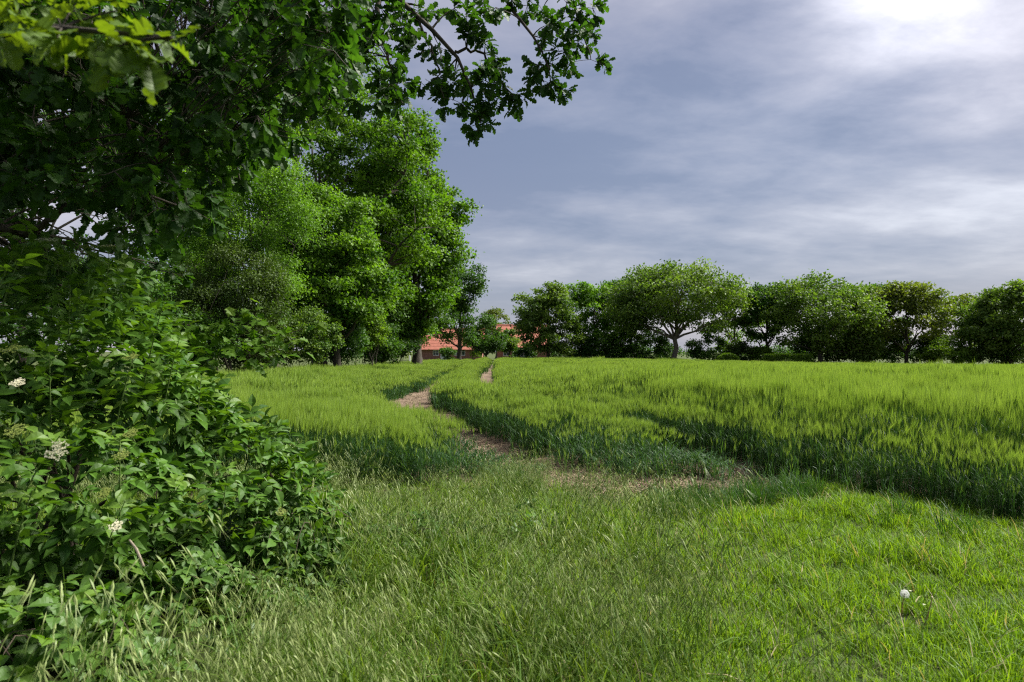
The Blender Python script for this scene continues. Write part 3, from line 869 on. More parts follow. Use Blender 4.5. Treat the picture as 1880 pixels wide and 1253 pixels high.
def tree(name, label, pos, H, tr, lobes, ncl, crad, nleaf, leaf, lmat, seed, cat='tree', group=None, bark=None, trunk_top=.7,
         limbs=8, tm=RHOMB, sides=7, flat=.62, shell=.42, lean=(0, 0), fork=.14, stems=1):
    """Trunk with limbs and a crown of leaf clumps. lobes: ellipsoids (cx,cy,cz,rx,ry,rz) relative to the foot."""
    r = np.random.default_rng(seed)
    pos = np.array((pos[0], pos[1], float(gz(pos[0], pos[1])) - .05))
    root = empty(name, pos, label, cat, group)
    lobes = np.array(lobes, float)
    area = (lobes[:, 3] * lobes[:, 4] + lobes[:, 4] * lobes[:, 5] + lobes[:, 3] * lobes[:, 5])
    # clump centres
    C = []
    tries = 0
    while len(C) < ncl and tries < ncl * 30:
        tries += 1
        L = lobes[r.choice(len(lobes), p=area / area.sum())]
        d = rand_unit(r, 1)[0]
        q = shell + (1 - shell) * r.random() ** .55
        c = L[:3] + d * L[3:] * q
        ins = ((c - lobes[:, :3]) / lobes[:, 3:]) ** 2
        if (ins.sum(1) < .25).any() and r.random() < .75: continue
        if d[2] < -.35 and r.random() < .45: continue
        if any(np.sum((c - k) ** 2) < (crad * .55) ** 2 for k in C[-60:]): continue
        C.append(c)
    C = np.array(C)
    # wood
    wb = MB()
    top = np.array((lean[0], lean[1], H * trunk_top))
    pts_all, rad_all = [], []
    for s in range(stems):
        off = np.array((0, 0, 0.0)) if stems == 1 else np.array((*(r.normal(0, .25, 2)), 0))
        tp = top + (0 if stems == 1 else np.array((*r.normal(0, lobes[0, 3] * .35, 2), r.uniform(-.2, .1) * H)))
        n = 9; t = np.linspace(0, 1, n)
        tk = off + (tp - off) * t[:, None]
        tk[1:-1, :2] += r.normal(0, .009 * H, (n - 2, 2))
        rr = tr * (1 - .80 * t ** .9); rr[0] *= 1.45
        if stems > 1: rr = rr * .6
        wb.tube(tk, rr, sides)
        pts_all.append(tk); rad_all.append(rr)
    trunk_pts = np.concatenate(pts_all); trunk_rad = np.concatenate(rad_all)
    # limbs: farthest-point choice among clumps
    sel = [int(np.argmax(C[:, 2]))]
    dist = np.linalg.norm(C - C[sel[0]], axis=1)
    for _ in range(min(limbs, len(C)) - 1):
        i = int(np.argmax(dist)); sel.append(i)
        dist = np.minimum(dist, np.linalg.norm(C - C[i], axis=1))
    nodes, nrad = [trunk_pts[len(trunk_pts) // 4:]], [trunk_rad[len(trunk_rad) // 4:]]
    for i in sel:
        e = C[i]
        want = e[2] * r.uniform(.42, .68) - .25 * np.hypot(e[0], e[1])
        ok = np.argmin(np.abs(trunk_pts[:, 2] - np.clip(want, H * fork, top[2])))
        s0 = trunk_pts[ok]
        midp = s0 + (e - s0) * .5 + np.array((0, 0, .10 * np.linalg.norm(e - s0))) + r.normal(0, .05 * np.linalg.norm(e - s0), 3)
        b = bez(s0, midp, e, 8); rr = np.linspace(min(trunk_rad[ok] * .6, tr * .42), tr * .05, 8)
        b[2:-1] += r.normal(0, .02 * np.linalg.norm(e - s0), (5, 3))
        wb.tube(b, rr, 5); nodes.append(b[2:]); nrad.append(rr[2:])
    nodes = np.concatenate(nodes); nrad = np.concatenate(nrad)
    for i in range(len(C)):
        if i in sel: continue
        e = C[i]
        dd = np.linalg.norm(nodes - e, axis=1) + np.where(nodes[:, 2] > e[2], 1.2, 0)
        k = int(np.argmin(dd)); s0 = nodes[k]
        midp = (s0 + e) / 2 + np.array((0, 0, .08)) * np.linalg.norm(e - s0)
        wb.tube(bez(s0, midp, e, 4), np.linspace(min(nrad[k] * .7, tr * .2), tr * .03, 4), 4)
    wb.obj('trunk', bark or BARK, root, smooth_shade=True)
    # foliage
    n = len(C)
    w = r.uniform(.50, 1.40, n); per = np.maximum((nleaf / n * w ** 2 / np.mean(w ** 2)).astype(int), 4)
    ci = np.repeat(np.arange(n), per); m = len(ci)
    d = rand_unit(r, m)
    flip = (d[:, 2] < -.15) & (r.random(m) < .6); d[flip, 2] *= -1
    q = (.25 + .75 * r.random(m) ** .5)[:, None] * np.where(r.random(m) < .06, r.uniform(1, 1.15, m), 1.0)[:, None]
    bump_ = 1 + .28 * np.sin(5 * d[:, :1] + ci[:, None]) * np.sin(4 * d[:, 1:2] + 2.0 * ci[:, None]) + .10 * r.normal(size=(m, 1)).clip(-2, 1.5)
    soft = r.random(m) < .30
    q[soft, 0] = np.minimum(np.abs(r.normal(0, .75, soft.sum())), r.uniform(.9, 1.25, soft.sum()))
    P = C[ci] + d * q * bump_ * (crad * w[ci])[:, None] * np.array((1, 1, flat))
    nr = unit(.45 * d + np.array((0, 0, .55)) + .55 * r.normal(size=(m, 3)))
    ax = unit(d * .5 + r.normal(size=(m, 3)) * .8 + np.array((0, 0, -.25)))
    R = frames(ax, nr)
    tint = np.clip(.5 + .24 * r.normal(size=n)[ci] + .14 * r.normal(size=m), 0, 1)
    MB().inst(tm, R, P, leaf * r.uniform(.65, 1.35, m), tint).obj('crown', lmat, root)['kind'] = 'stuff'
    return root


def dome(H, clear, rx_, ry_=None, k=1.0):
    """One ellipsoid crown between clear and H."""
    ry_ = ry_ or rx_
    return (0, 0, (H + clear) / 2, rx_, ry_, (H - clear) / 2)


# --- treeline on the far right side of the field: (centre px, top py, half width px, distance)
def far_tree(name, label, px, top, hw, Y, seed, lmat, clear=.12, ncl=75, nl=17000, extra=(), group='trees along the far edge of the field', **kw):
    p = at(px, 657, Y); z0 = float(gz(p[0], Y))
    H = at(px, top, Y)[2] - z0
    rxm = hw * 1.18 / FPX * Y; clear = clear * .9 + .02
    lob = [(0, 0, H * (clear + (1 - clear) * .52), rxm * .97, rxm * .9, H * (1 - clear) * .47)]
    rr_ = np.random.default_rng(seed + 900)
    for _ in range(3): extra = [*extra, (rr_.uniform(-.55, .55), rr_.uniform(.66, .84), rr_.uniform(.26, .42), rr_.uniform(.12, .17))]
    for (dx, z, rw, rh) in extra:
        lob.append((dx * rxm, kw.pop('ey', 0), z * H, rw * rxm, rw * rxm, rh * H))
    crad = kw.pop('crad', .16 * rxm + .26); nl = int(nl * 1.1); ncl = int(ncl * 1.55)
    return tree(name, label, (p[0], Y), H, kw.pop('tr', .024 * H + .05), lob, ncl, crad, nl, kw.pop('leaf', .30), lmat, seed, group=group, **kw)


far_tree('oak_tree', 'rounded dark green oak beside the farmhouse, first of the far treeline', 1007, 521, 51, 92, 1, L_MIDOAK, .10, 80, 20000, [(-.35, .42, .6, .28), (.35, .40, .6, .28)], tr=.3)
far_tree('ash_tree', 'lighter green loose-crowned tree just right of the rounded oak', 1092, 512, 52, 96, 2, L_BIRCH, .08, 60, 13500, [(.2, .35, .8, .25)], tr=.22)
far_tree('oak_tree', 'dark open-crowned oak with thin bare limbs left of the tallest dome', 1160, 503, 56, 98, 3, L_DARK, .22, 55, 11500, [(-.3, .8, .5, .16)], tr=.26)
far_tree('oak_tree', 'tallest broad dome-shaped oak with thick pale trunk in far treeline', 1240, 488, 102, 88, 4, L_MIDOAK, .40, 130, 30000, [(-.55, .56, .5, .24), (.55, .56, .5, .25), (0, .78, .6, .22)], tr=.42, bark=BARK_PALE, limbs=12, fork=.30)
far_tree('ash_tree', 'pale green thin tree in the gap right of the dome-shaped oak', 1350, 524, 52, 96, 5, L_BRIGHT, .10, 42, 8500, [], tr=.2)
far_tree('oak_tree', 'dark narrow oak rising above two clipped hedges', 1408, 519, 46, 88, 6, L_DARK, .22, 55, 12500, [(0, .8, .7, .2)], tr=.28)
far_tree('oak_tree', 'wide two-humped oak in the middle of the right treeline', 1505, 508, 88, 84, 7, L_MIDOAK, .14, 110, 26000, [(.45, .5, .55, .32), (-.4, .6, .5, .3), (.7, .30, .4, .22)], tr=.34, limbs=11)
far_tree('oak_tree', 'open grey-green tree between the two-humped oak and yellowish tree', 1597, 520, 52, 90, 8, L_DARK, .10, 48, 9500, [], tr=.24)
far_tree('maple_tree', 'yellowish-topped spreading tree in the right treeline', 1665, 515, 66, 84, 9, L_FARYEL, .16, 75, 16000, [(-.3, .72, .6, .22)], tr=.26, limbs=10)
far_tree('ash_tree', 'thin sparse tree with see-through crown near the right edge', 1765, 536, 52, 86, 10, L_FARYEL, .25, 40, 5200, [], tr=.2)
far_tree('oak_tree', 'heavy dark oak cut by the right edge of the picture', 1855, 516, 72, 78, 11, L_MIDOAK, .08, 95, 24000, [(-.45, .42, .55, .3), (.3, .4, .7, .35)], tr=.32, limbs=10)


def far_shrub(name, label, px, top, hw, Y, seed, lmat, nl=5000, ncl=26, group='shrubs under the far treeline', **kw):
    p = at(px, 657, Y); z0 = float(gz(p[0], Y)); H = at(px, top, Y)[2] - z0; rxm = hw / FPX * Y
    return tree(name, label, (p[0], Y), H, .06, [(0, 0, H * .42, rxm * .9, min(rxm, 2.2), H * .5)], ncl, kw.pop('crad', .35 + .10 * rxm), nl, kw.pop('leaf', .22), lmat, seed, cat='shrub', group=group, stems=3, trunk_top=.6, limbs=5, sides=5, flat=.75, **kw)


far_shrub('shrub', 'small low bush at the foot of the rounded oak', 965, 628, 26, 97, 31, L_DARK, 4000)
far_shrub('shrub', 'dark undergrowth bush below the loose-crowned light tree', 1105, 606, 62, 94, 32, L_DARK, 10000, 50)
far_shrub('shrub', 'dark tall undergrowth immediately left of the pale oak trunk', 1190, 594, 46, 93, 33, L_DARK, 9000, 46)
far_shrub('shrub', 'dark undergrowth bush right of the pale oak trunk', 1300, 607, 40, 94, 34, L_DARK, 6000, 36)
far_shrub('shrub', 'olive rounded bush behind the leftmost clipped hedge', 1363, 624, 30, 89, 35, L_BROWN, 5000)
far_shrub('shrub', 'bright green low bush behind the middle clipped hedge', 1402, 634, 22, 87, 36, L_BRIGHT, 3600)
far_shrub('shrub', 'dark hanging thicket below the two-humped oak', 1480, 606, 52, 88, 37, L_DARK, 8000, 42)
far_shrub('shrub', 'mid green thicket under the right hump of the wide oak', 1572, 598, 52, 85, 38, L_MIDOAK, 9000, 42)
far_shrub('shrub', 'shady thicket below the yellowish-topped tree', 1660, 608, 55, 86, 39, L_DARK, 8000, 42)
far_shrub('shrub', 'broad bright green bush under the see-through tree', 1740, 621, 50, 79, 40, L_BRIGHT, 9000, 40)
far_shrub('shrub', 'dark thicket at the foot of the heavy right-edge oak', 1830, 612, 60, 80, 41, L_DARK, 9000, 42)


def clipped_hedge(label, px, hw, top, Y, rnd, seed):
    r = np.random.default_rng(seed)
    p = at(px, 660, Y); z0 = float(gz(p[0], Y)); H = at(px, top, Y)[2] - z0; w = hw / FPX * Y
    root = empty('clipped_hedge', (p[0], Y, z0), label, 'hedge', 'clipped hedges at the field edge')
    mb = MB(); n = 5200
    # box surface points, top edges rounded off
    u = r.uniform(-1, 1, n); v = r.uniform(-1, 1, n); f = r.integers(0, 3, n)
    P = np.stack([u * w, np.where(f == 0, -.55, v * .55), np.where(f == 1, 1, r.uniform(0, 1, n)) * H], -1)
    if rnd: P[:, 2] *= np.sqrt(np.clip(1 - .75 * (P[:, 0] / w) ** 2, .1, 1))
    nr = unit(np.stack([0.2 * u, np.where(f == 0, -1, 0), np.where(f == 1, 1, .4)], -1) + .5 * r.normal(size=(n, 3)))
    P += r.normal(0, .04, (n, 3))
    mb.inst(RHOMB, frames(rand_unit(r, n), nr), P, .14 * r.uniform(.7, 1.3, n), np.clip(.5 + .2 * r.normal(size=n), 0, 1))
    mb.obj('foliage', L_BRIGHT, root)['kind'] = 'stuff'
    st = MB()
    for k in range(5): st.tube([((k - 2) * w * .4, 0, -.05), ((k - 2) * w * .4 + .05, 0, H * .8)], [.03, .015], 5)
    st.obj('stem', BARK, root)


clipped_hedge('small dome-shaped clipped hedge right of the pale oak trunk', 1336, 20, 650, 81.5, True, 1)
clipped_hedge('flat-topped clipped hedge, left one of the pair', 1421, 19, 652, 79.5, False, 2)
clipped_hedge('flat-topped clipped hedge, right one of the pair', 1467, 22, 652, 78.5, False, 3)

# --- the wood along the left side of the field
def wood_tree(name, label, px, base_Y, top_py, lobes_px, tr, ncl, crad, nl, leaf, lmat, seed, **kw):
    """lobes given as (px, py, half width px, half height px, depth offset m) at the tree's distance."""
    p = at(px, 650, base_Y); H = at(px, top_py, base_Y)[2]
    s = base_Y / FPX
    lob = []
    for (cx, cyy, hw, hh, dy) in lobes_px:
        q = at(cx, cyy, base_Y)
        lob.append((q[0] - p[0], dy, q[2], hw * s, max(hw * s * .85, 1.0), hh * s))
    return tree(name, label, (p[0], base_Y), H, tr, lob, ncl, crad, nl, leaf, lmat, seed, **kw)


WG = 'trees of the wood on the left'
wood_tree('oak_tree', 'tall spreading oak, biggest of the wood, dark limbs showing high up', 585, 44, 150,
          [(590, 300, 150, 140, 0), (690, 300, 95, 120, -1), (720, 420, 100, 110, -1), (580, 450, 130, 120, 1), (640, 540, 110, 90, -1), (735, 250, 50, 55, 0)], .48, 230, .98, 58000, .21, L_OAK, 101, group=WG, limbs=14)
wood_tree('oak_tree', 'oak with crown hanging over the barley, right front of the wood', 765, 50, 250,
          [(760, 350, 70, 90, 0), (790, 460, 58, 110, 0), (740, 540, 80, 90, -1), (812, 400, 46, 45, 0), (748, 590, 48, 55, 0), (838, 385, 26, 24, 0), (778, 275, 24, 26, 0)], .36, 170, .90, 44000, .22, L_OAK, 102, group=WG, limbs=11)
wood_tree('oak_tree', 'oak crown filling the gap between the tallest oak and the overhanging one', 700, 47, 230,
          [(705, 380, 68, 110, 0), (690, 520, 70, 95, 0)], .30, 85, .95, 24000, .22, L_OAK, 111, group=WG, limbs=9)
wood_tree('maple_tree', 'mid green maple with hanging foliage in front of the tallest oak', 615, 33, 318,
          [(610, 440, 85, 110, 0), (600, 560, 90, 80, -.6), (560, 420, 55, 80, 0), (650, 520, 60, 90, 0)], .24, 135, .66, 44000, .155, L_OAK, 103, group=WG, limbs=9)
wood_tree('birch_tree', 'light yellow-green airy birch at the left of the wood', 455, 25, 300,
          [(460, 400, 110, 90, 0), (400, 440, 90, 80, .5), (510, 380, 60, 70, -.3), (480, 520, 80, 70, 0)], .14, 85, .62, 48000, .080, L_BIRCH, 104, group=WG, bark=BARK_PALE, limbs=10, tm=BIRCHL, flat=.8, trunk_top=.8)
wood_tree('oak_tree', 'smaller oak at the far end of the wood beside the farm', 845, 74, 481,
          [(845, 530, 45, 48, 0), (840, 590, 45, 42, 0), (868, 510, 20, 26, 0)], .30, 60, .95, 15000, .22, L_DARK, 105, group=WG)
wood_tree('oak_tree', 'dark oak with stout trunk shading the barn end of the wood', 770, 66, 430,
          [(770, 520, 70, 80, 0), (765, 600, 60, 42, -1)], .42, 75, 1.0, 24000, .21, L_DARK, 106, group=WG)
wood_tree('oak_tree', 'background oak deep in the wood behind the birch', 330, 34, 170,
          [(330, 330, 150, 170, 0), (430, 260, 110, 110, 1), (300, 500, 130, 110, 0)], .4, 90, 1.2, 25000, .19, L_OAK, 107, group=WG, limbs=12)
wood_tree('oak_tree', 'tree with pale upright trunk seen through the leaves at far left', 40, 22, 90,
          [(60, 220, 150, 120, 0), (180, 300, 110, 100, 1), (-90, 280, 130, 140, 1), (220, 180, 120, 110, 2)], .16, 110, .7, 26000, .12, L_DARK, 108, group=WG, bark=BARK_PALE, limbs=11)
wood_tree('hawthorn_tree', 'dark olive-brown twiggy hawthorn below the birch', 425, 23.5, 455,
          [(425, 530, 85, 70, 0), (380, 580, 80, 60, 0), (470, 560, 60, 70, 0)], .10, 70, .50, 34000, .065, L_BROWN, 109, group=WG, stems=3, limbs=8, flat=.8)
wood_tree('oak_tree', 'dense green tree filling the top of the wood behind overhanging boughs', 500, 52, 40,
          [(500, 160, 150, 120, 0), (620, 170, 90, 90, 0), (420, 220, 120, 120, 0)], .45, 80, 1.4, 18000, .24, L_OAK, 110, group=WG, limbs=11)
WS = 'bushes at the foot of the wood'
def wood_shrub(label, px, Y, cpy, hw, hh, lmat, seed, nl=9000, leaf=.09, crad=.42, ncl=36):
    p = at(px, 650, Y); s = Y / FPX; q = at(px, cpy, Y)
    return tree('shrub', label, (p[0], Y), q[2] + hh * s, .05, [(0, 0, q[2], hw * s, hw * s * .8, hh * s)], ncl, crad, nl, leaf, lmat, seed, cat='shrub', group=WS, stems=3, trunk_top=.7, limbs=6, sides=5, flat=.75)
wood_shrub('dark low bush at the wood edge nearest the elder', 350, 22, 630, 75, 45, L_DARK, 201)
wood_shrub('dusty olive-green bush at the wood edge below the hawthorn', 470, 25, 630, 70, 42, L_BROWN, 202, 11000)
wood_shrub('mid green bush under the hanging maple', 560, 29, 622, 60, 48, L_MIDOAK, 203, 11000, .10)
wood_shrub('bright yellow-green maple bush in front of dark wood', 682, 40, 612, 26, 30, L_BRIGHT, 204, 7000, .12, .45, 24)
wood_shrub('dark bush right of the hanging maple at field edge', 625, 34, 628, 50, 40, L_DARK, 205, 9000, .11, .5)
wood_shrub('dark bush beneath the oak that hangs over the barley', 720, 48, 625, 55, 36, L_DARK, 206, 9000, .15, .6)
wood_shrub('pale willow-like bush glimpsed under the oak before the barn', 738, 56, 630, 20, 26, L_FARYEL, 207, 4000, .16, .5, 18)
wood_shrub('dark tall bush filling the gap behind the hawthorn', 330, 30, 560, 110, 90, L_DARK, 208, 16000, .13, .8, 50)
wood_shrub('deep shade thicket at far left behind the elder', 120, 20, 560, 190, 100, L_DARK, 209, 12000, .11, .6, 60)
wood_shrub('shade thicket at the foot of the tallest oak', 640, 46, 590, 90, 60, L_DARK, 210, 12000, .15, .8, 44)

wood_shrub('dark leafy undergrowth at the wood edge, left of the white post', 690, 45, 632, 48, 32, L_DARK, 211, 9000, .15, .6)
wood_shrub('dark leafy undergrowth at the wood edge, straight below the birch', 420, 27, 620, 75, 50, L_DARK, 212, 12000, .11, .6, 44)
wood_shrub('leafy green undergrowth at the wood edge, between birch and hanging maple', 520, 31, 610, 60, 55, L_OAK, 213, 12000, .12, .6, 44)
# --- trees by the farm
wood_tree('linden_tree', 'round dark tree standing alone at the end of the wheel tracks', 894, 96, 573,
          [(894, 612, 30, 36, 0), (894, 630, 37, 22, 0)], .22, 46, .85, 10000, .24, L_DARK, 301, group='trees by the farm', trunk_top=.6)
wood_tree('fruit_tree', 'small lighter green tree in front of the farmhouse roof', 936, 101, 595,
          [(934, 626, 19, 22, 0)], .15, 26, .7, 5000, .24, L_MIDOAK, 302, group='trees by the farm')
wood_tree('poplar_tree', 'distant yellow-green tree top above the farm', 912, 150, 573,
          [(912, 600, 30, 27, 0)], .3, 30, 1.2, 6000, .36, L_FARYEL, 303, group='trees by the farm')
wood_tree('bush', 'yellow-green bush between the barn and the lone dark tree', 868, 102, 606, [(868, 628, 14, 26, 0)], .1, 18, .7, 3600, .24, L_BRIGHT, 304, cat='shrub', group='trees by the farm')
wood_tree('bush', 'dark little bush before the brick barn wall', 822, 104, 638, [(822, 650, 16, 12, 0)], .06, 14, .5, 2500, .2, L_DARK, 305, cat='shrub', group='trees by the farm')
wood_tree('bush', 'clipped ball bush near the rounded oak trunk', 1051, 94, 646, [(1051, 653, 8, 7, 0)], .06, 10, .3, 1500, .16, L_MIDOAK, 306, cat='shrub')
wood_tree('copper_shrub', 'small dark reddish-brown round-headed shrub on a thin stem', 1068, 94, 642, [(1068, 648, 5, 6, 0)], .05, 9, .22, 900, .15, L_COPPER, 307, cat='shrub')
# far hedgerow beyond, seen through the gaps
for k, (px, hw) in enumerate(((1000, 90), (1180, 110), (1390, 120), (1600, 120), (1800, 130))):
    far_shrub('hedgerow', ['farthest hedgerow stretch, seen left of the rounded oak trunk', 'farthest hedgerow stretch, behind the pale oak trunk', 'farthest hedgerow stretch, behind the clipped hedges', 'farthest hedgerow stretch, behind the two-humped oak', 'farthest hedgerow stretch, behind the see-through tree'][k],
              px, 638, hw, 190, 400 + k, L_DARK, 5000, 40, group='distant hedgerow', leaf=.5, crad=2.0)


# ------------------------------------------------------------------ farm buildings
BRICK = mat_rough('old_brick', (.20, .085, .065), (.34, .17, .13), 3.5, .9, .4, 14)
TILE = mat_rough('red_roof_tile', (.22, .072, .046), (.35, .130, .086), 2.2, .8, .5, 9)
TIMBER = mat_rough('dark_timber', (.025, .02, .017), (.06, .05, .04), 5, .8, .3)
WHITE = mat_rough('white_paint', (.62, .62, .60), (.80, .80, .78), 3, .6, .1)
GLASS = bpy.data.materials.new('window_glass'); GLASS.use_nodes = True
GLASS.node_tree.nodes['Principled BSDF'].inputs['Base Color'].default_value = (.03, .04, .05, 1)
GLASS.node_tree.nodes['Principled BSDF'].inputs['Roughness'].default_value = .08


def farm_house(name, label, x0, x1, Y, depth, eave, ridge, openings, doors):
    """Long brick range, eaves to the camera. openings: (x, z0, z1, width)."""
    root = empty(name, ((x0 + x1) / 2, Y, 0), label, 'building')
    cx = (x0 + x1) / 2; a, b = x0 - cx, x1 - cx
    w = MB()
    cuts = sorted([(x - cx - ww / 2, x - cx + ww / 2, z0, z1) for (x, z0, z1, ww) in openings + doors])
    X = a
    for (l, r_, z0, z1) in cuts:                      # front wall built round its openings
        w.box(X, l, 0, .3, -.1, eave)
        if z0 > 0: w.box(l, r_, 0, .3, -.1, z0)
        w.box(l, r_, 0, .3, z1, eave); X = r_
    w.box(X, b, 0, .3, -.1, eave)
    w.box(a, b, depth - .3, depth, -.1, eave)
    for xe in (a, b - .3):
        w.box(xe, xe + .3, .3, depth - .3, -.1, eave)
        w.add([(xe, .0, eave), (xe, depth, eave), (xe, depth / 2, ridge - .1), (xe + .3, .0, eave), (xe + .3, depth, eave), (xe + .3, depth / 2, ridge - .1)], [(0, 2, 1), (3, 4, 5)])
    w.obj('wall', BRICK, root)
    rf = MB(); o = .45; dz = o * (ridge - eave) / (depth / 2)
    for s in (0, 1):
        y_e, y_r = (-o, depth / 2) if s == 0 else (depth + o, depth / 2)
        n = 14
        for k in range(n):                             # courses lapped like steps
            t0, t1 = k / n, (k + 1) / n
            ya, yb = y_e + (y_r - y_e) * t0, y_e + (y_r - y_e) * t1
            za, zb = eave - dz + (ridge - eave + dz) * t0, eave - dz + (ridge - eave + dz) * t1
            rf.add([(a - .3, ya, za + .10), (b + .3, ya, za + .10), (b + .3, yb, zb + .06), (a - .3, yb, zb + .06), (a - .3, ya, za), (b + .3, ya, za)], [(0, 1, 2, 3), (4, 5, 1, 0)])
    r_ob = rf.obj('roof', TILE, root)
    rd = MB(); rd.tube([(a - .3, depth / 2, ridge + .08), (b + .3, depth / 2, ridge + .08)], .14, 8); rd.obj('ridge_tiles', TILE, r_ob)
    bm = MB(); bm.box(a - .1, b + .1, -.12, -.003, eave - .34, eave - .06); bm.obj('eaves_beam', TIMBER, root)
    for (x, z0, z1, ww) in openings + doors:
        isdoor = (x, z0, z1, ww) in doors
        h = z1 - z0; l = x - cx - ww / 2
        f = MB(); t = .09
        f.box(l, l + t, .04, .14, z0, z1); f.box(l + ww - t, l + ww, .04, .14, z0, z1)
        f.box(l + t, l + ww - t, .04, .14, z0, z0 + t); f.box(l + t, l + ww - t, .04, .14, z1 - t, z1)
        if not isdoor:
            f.box(l + ww / 2 - .03, l + ww / 2 + .03, .05, .13, z0 + t, z1 - t)
            f.box(l + t, l + ww / 2 - .03, .055, .125, z0 + h * .6, z0 + h * .6 + .05); f.box(l + ww / 2 + .03, l + ww - t, .055, .125, z0 + h * .6, z0 + h * .6 + .05)
        fo = f.obj('door' if isdoor else 'window', WHITE, root)
        g = MB(); g.box(l + t, l + ww - t, .08, .10, z0 + t, z1 - t); g.obj('panel' if isdoor else 'pane', WHITE if isdoor else GLASS, fo)
    return root


bx = lambda px, Y: (px - 940) / FPX * Y
barn = farm_house('brick_barn', 'low brick barn with red tiled roof seen under the wood trees', bx(772, 114), bx(885, 114), 114, 9, 2.15, 5.4,
                  [(bx(800, 114), .9, 1.8, 1.0), (bx(848, 114), .9, 1.9, 1.1), (bx(838, 114), .9, 1.7, .8)], [(bx(815, 114), 0, 1.95, 1.2)])
house = farm_house('brick_farmhouse', 'brick farmhouse with steep red roof and white doors behind trees', bx(913, 118), bx(1010, 118), 118, 12, 2.5, 6.3,
                   [(bx(930, 118), .8, 1.9, 1.1)], [(bx(946, 118), 0, 2.15, .95), (bx(960, 118), 0, 2.15, 1.1), (bx(975, 118), 0, 2.15, 1.0)])
ch = MB(); ch.box(1.2, 1.8, 5.6, 6.2, 6.0, 7.0); ch.obj('chimney', BRICK, [c for c in house.children if c.name.startswith('roof')][0])
pp = at(752, 660, 62); post = MB(); post.tube([(0, 0, -.1), (0, 0, 1.25)], [.06, .06], 8)
o = post.obj('marker_post', WHITE, loc=(pp[0], 62, float(gz(pp[0], 62)))); tag(o, 'thin white post at the wood edge near the barn', 'post')


# ------------------------------------------------------------------ the near oak whose boughs hang into the picture
def leaf_objects(root, base, tms, mats, P, R, S, kind_idx, tname='leaf'):
    """Single leaves as parts of their own that share a few meshes."""
    mes = []
    for tmx in tms:
        mb = MB(); mb.add(tmx[0], tmx[1], tmx[2]); mes.append([mb.mesh(tname, [m] + ([GREEN_STEM] if tmx[2].max() > 0 else [])) for m in mats])
    from mathutils import Matrix
    for i in range(len(P)):
        v, mi = kind_idx[i]
        o = bpy.data.objects.new(tname, mes[v][mi])
        COL.objects.link(o); o.parent = root
        M = np.eye(4); M[:3, :3] = R[i] * S[i]; M[:3, 3] = P[i] - base
        o.matrix_local = Matrix(M.tolist())


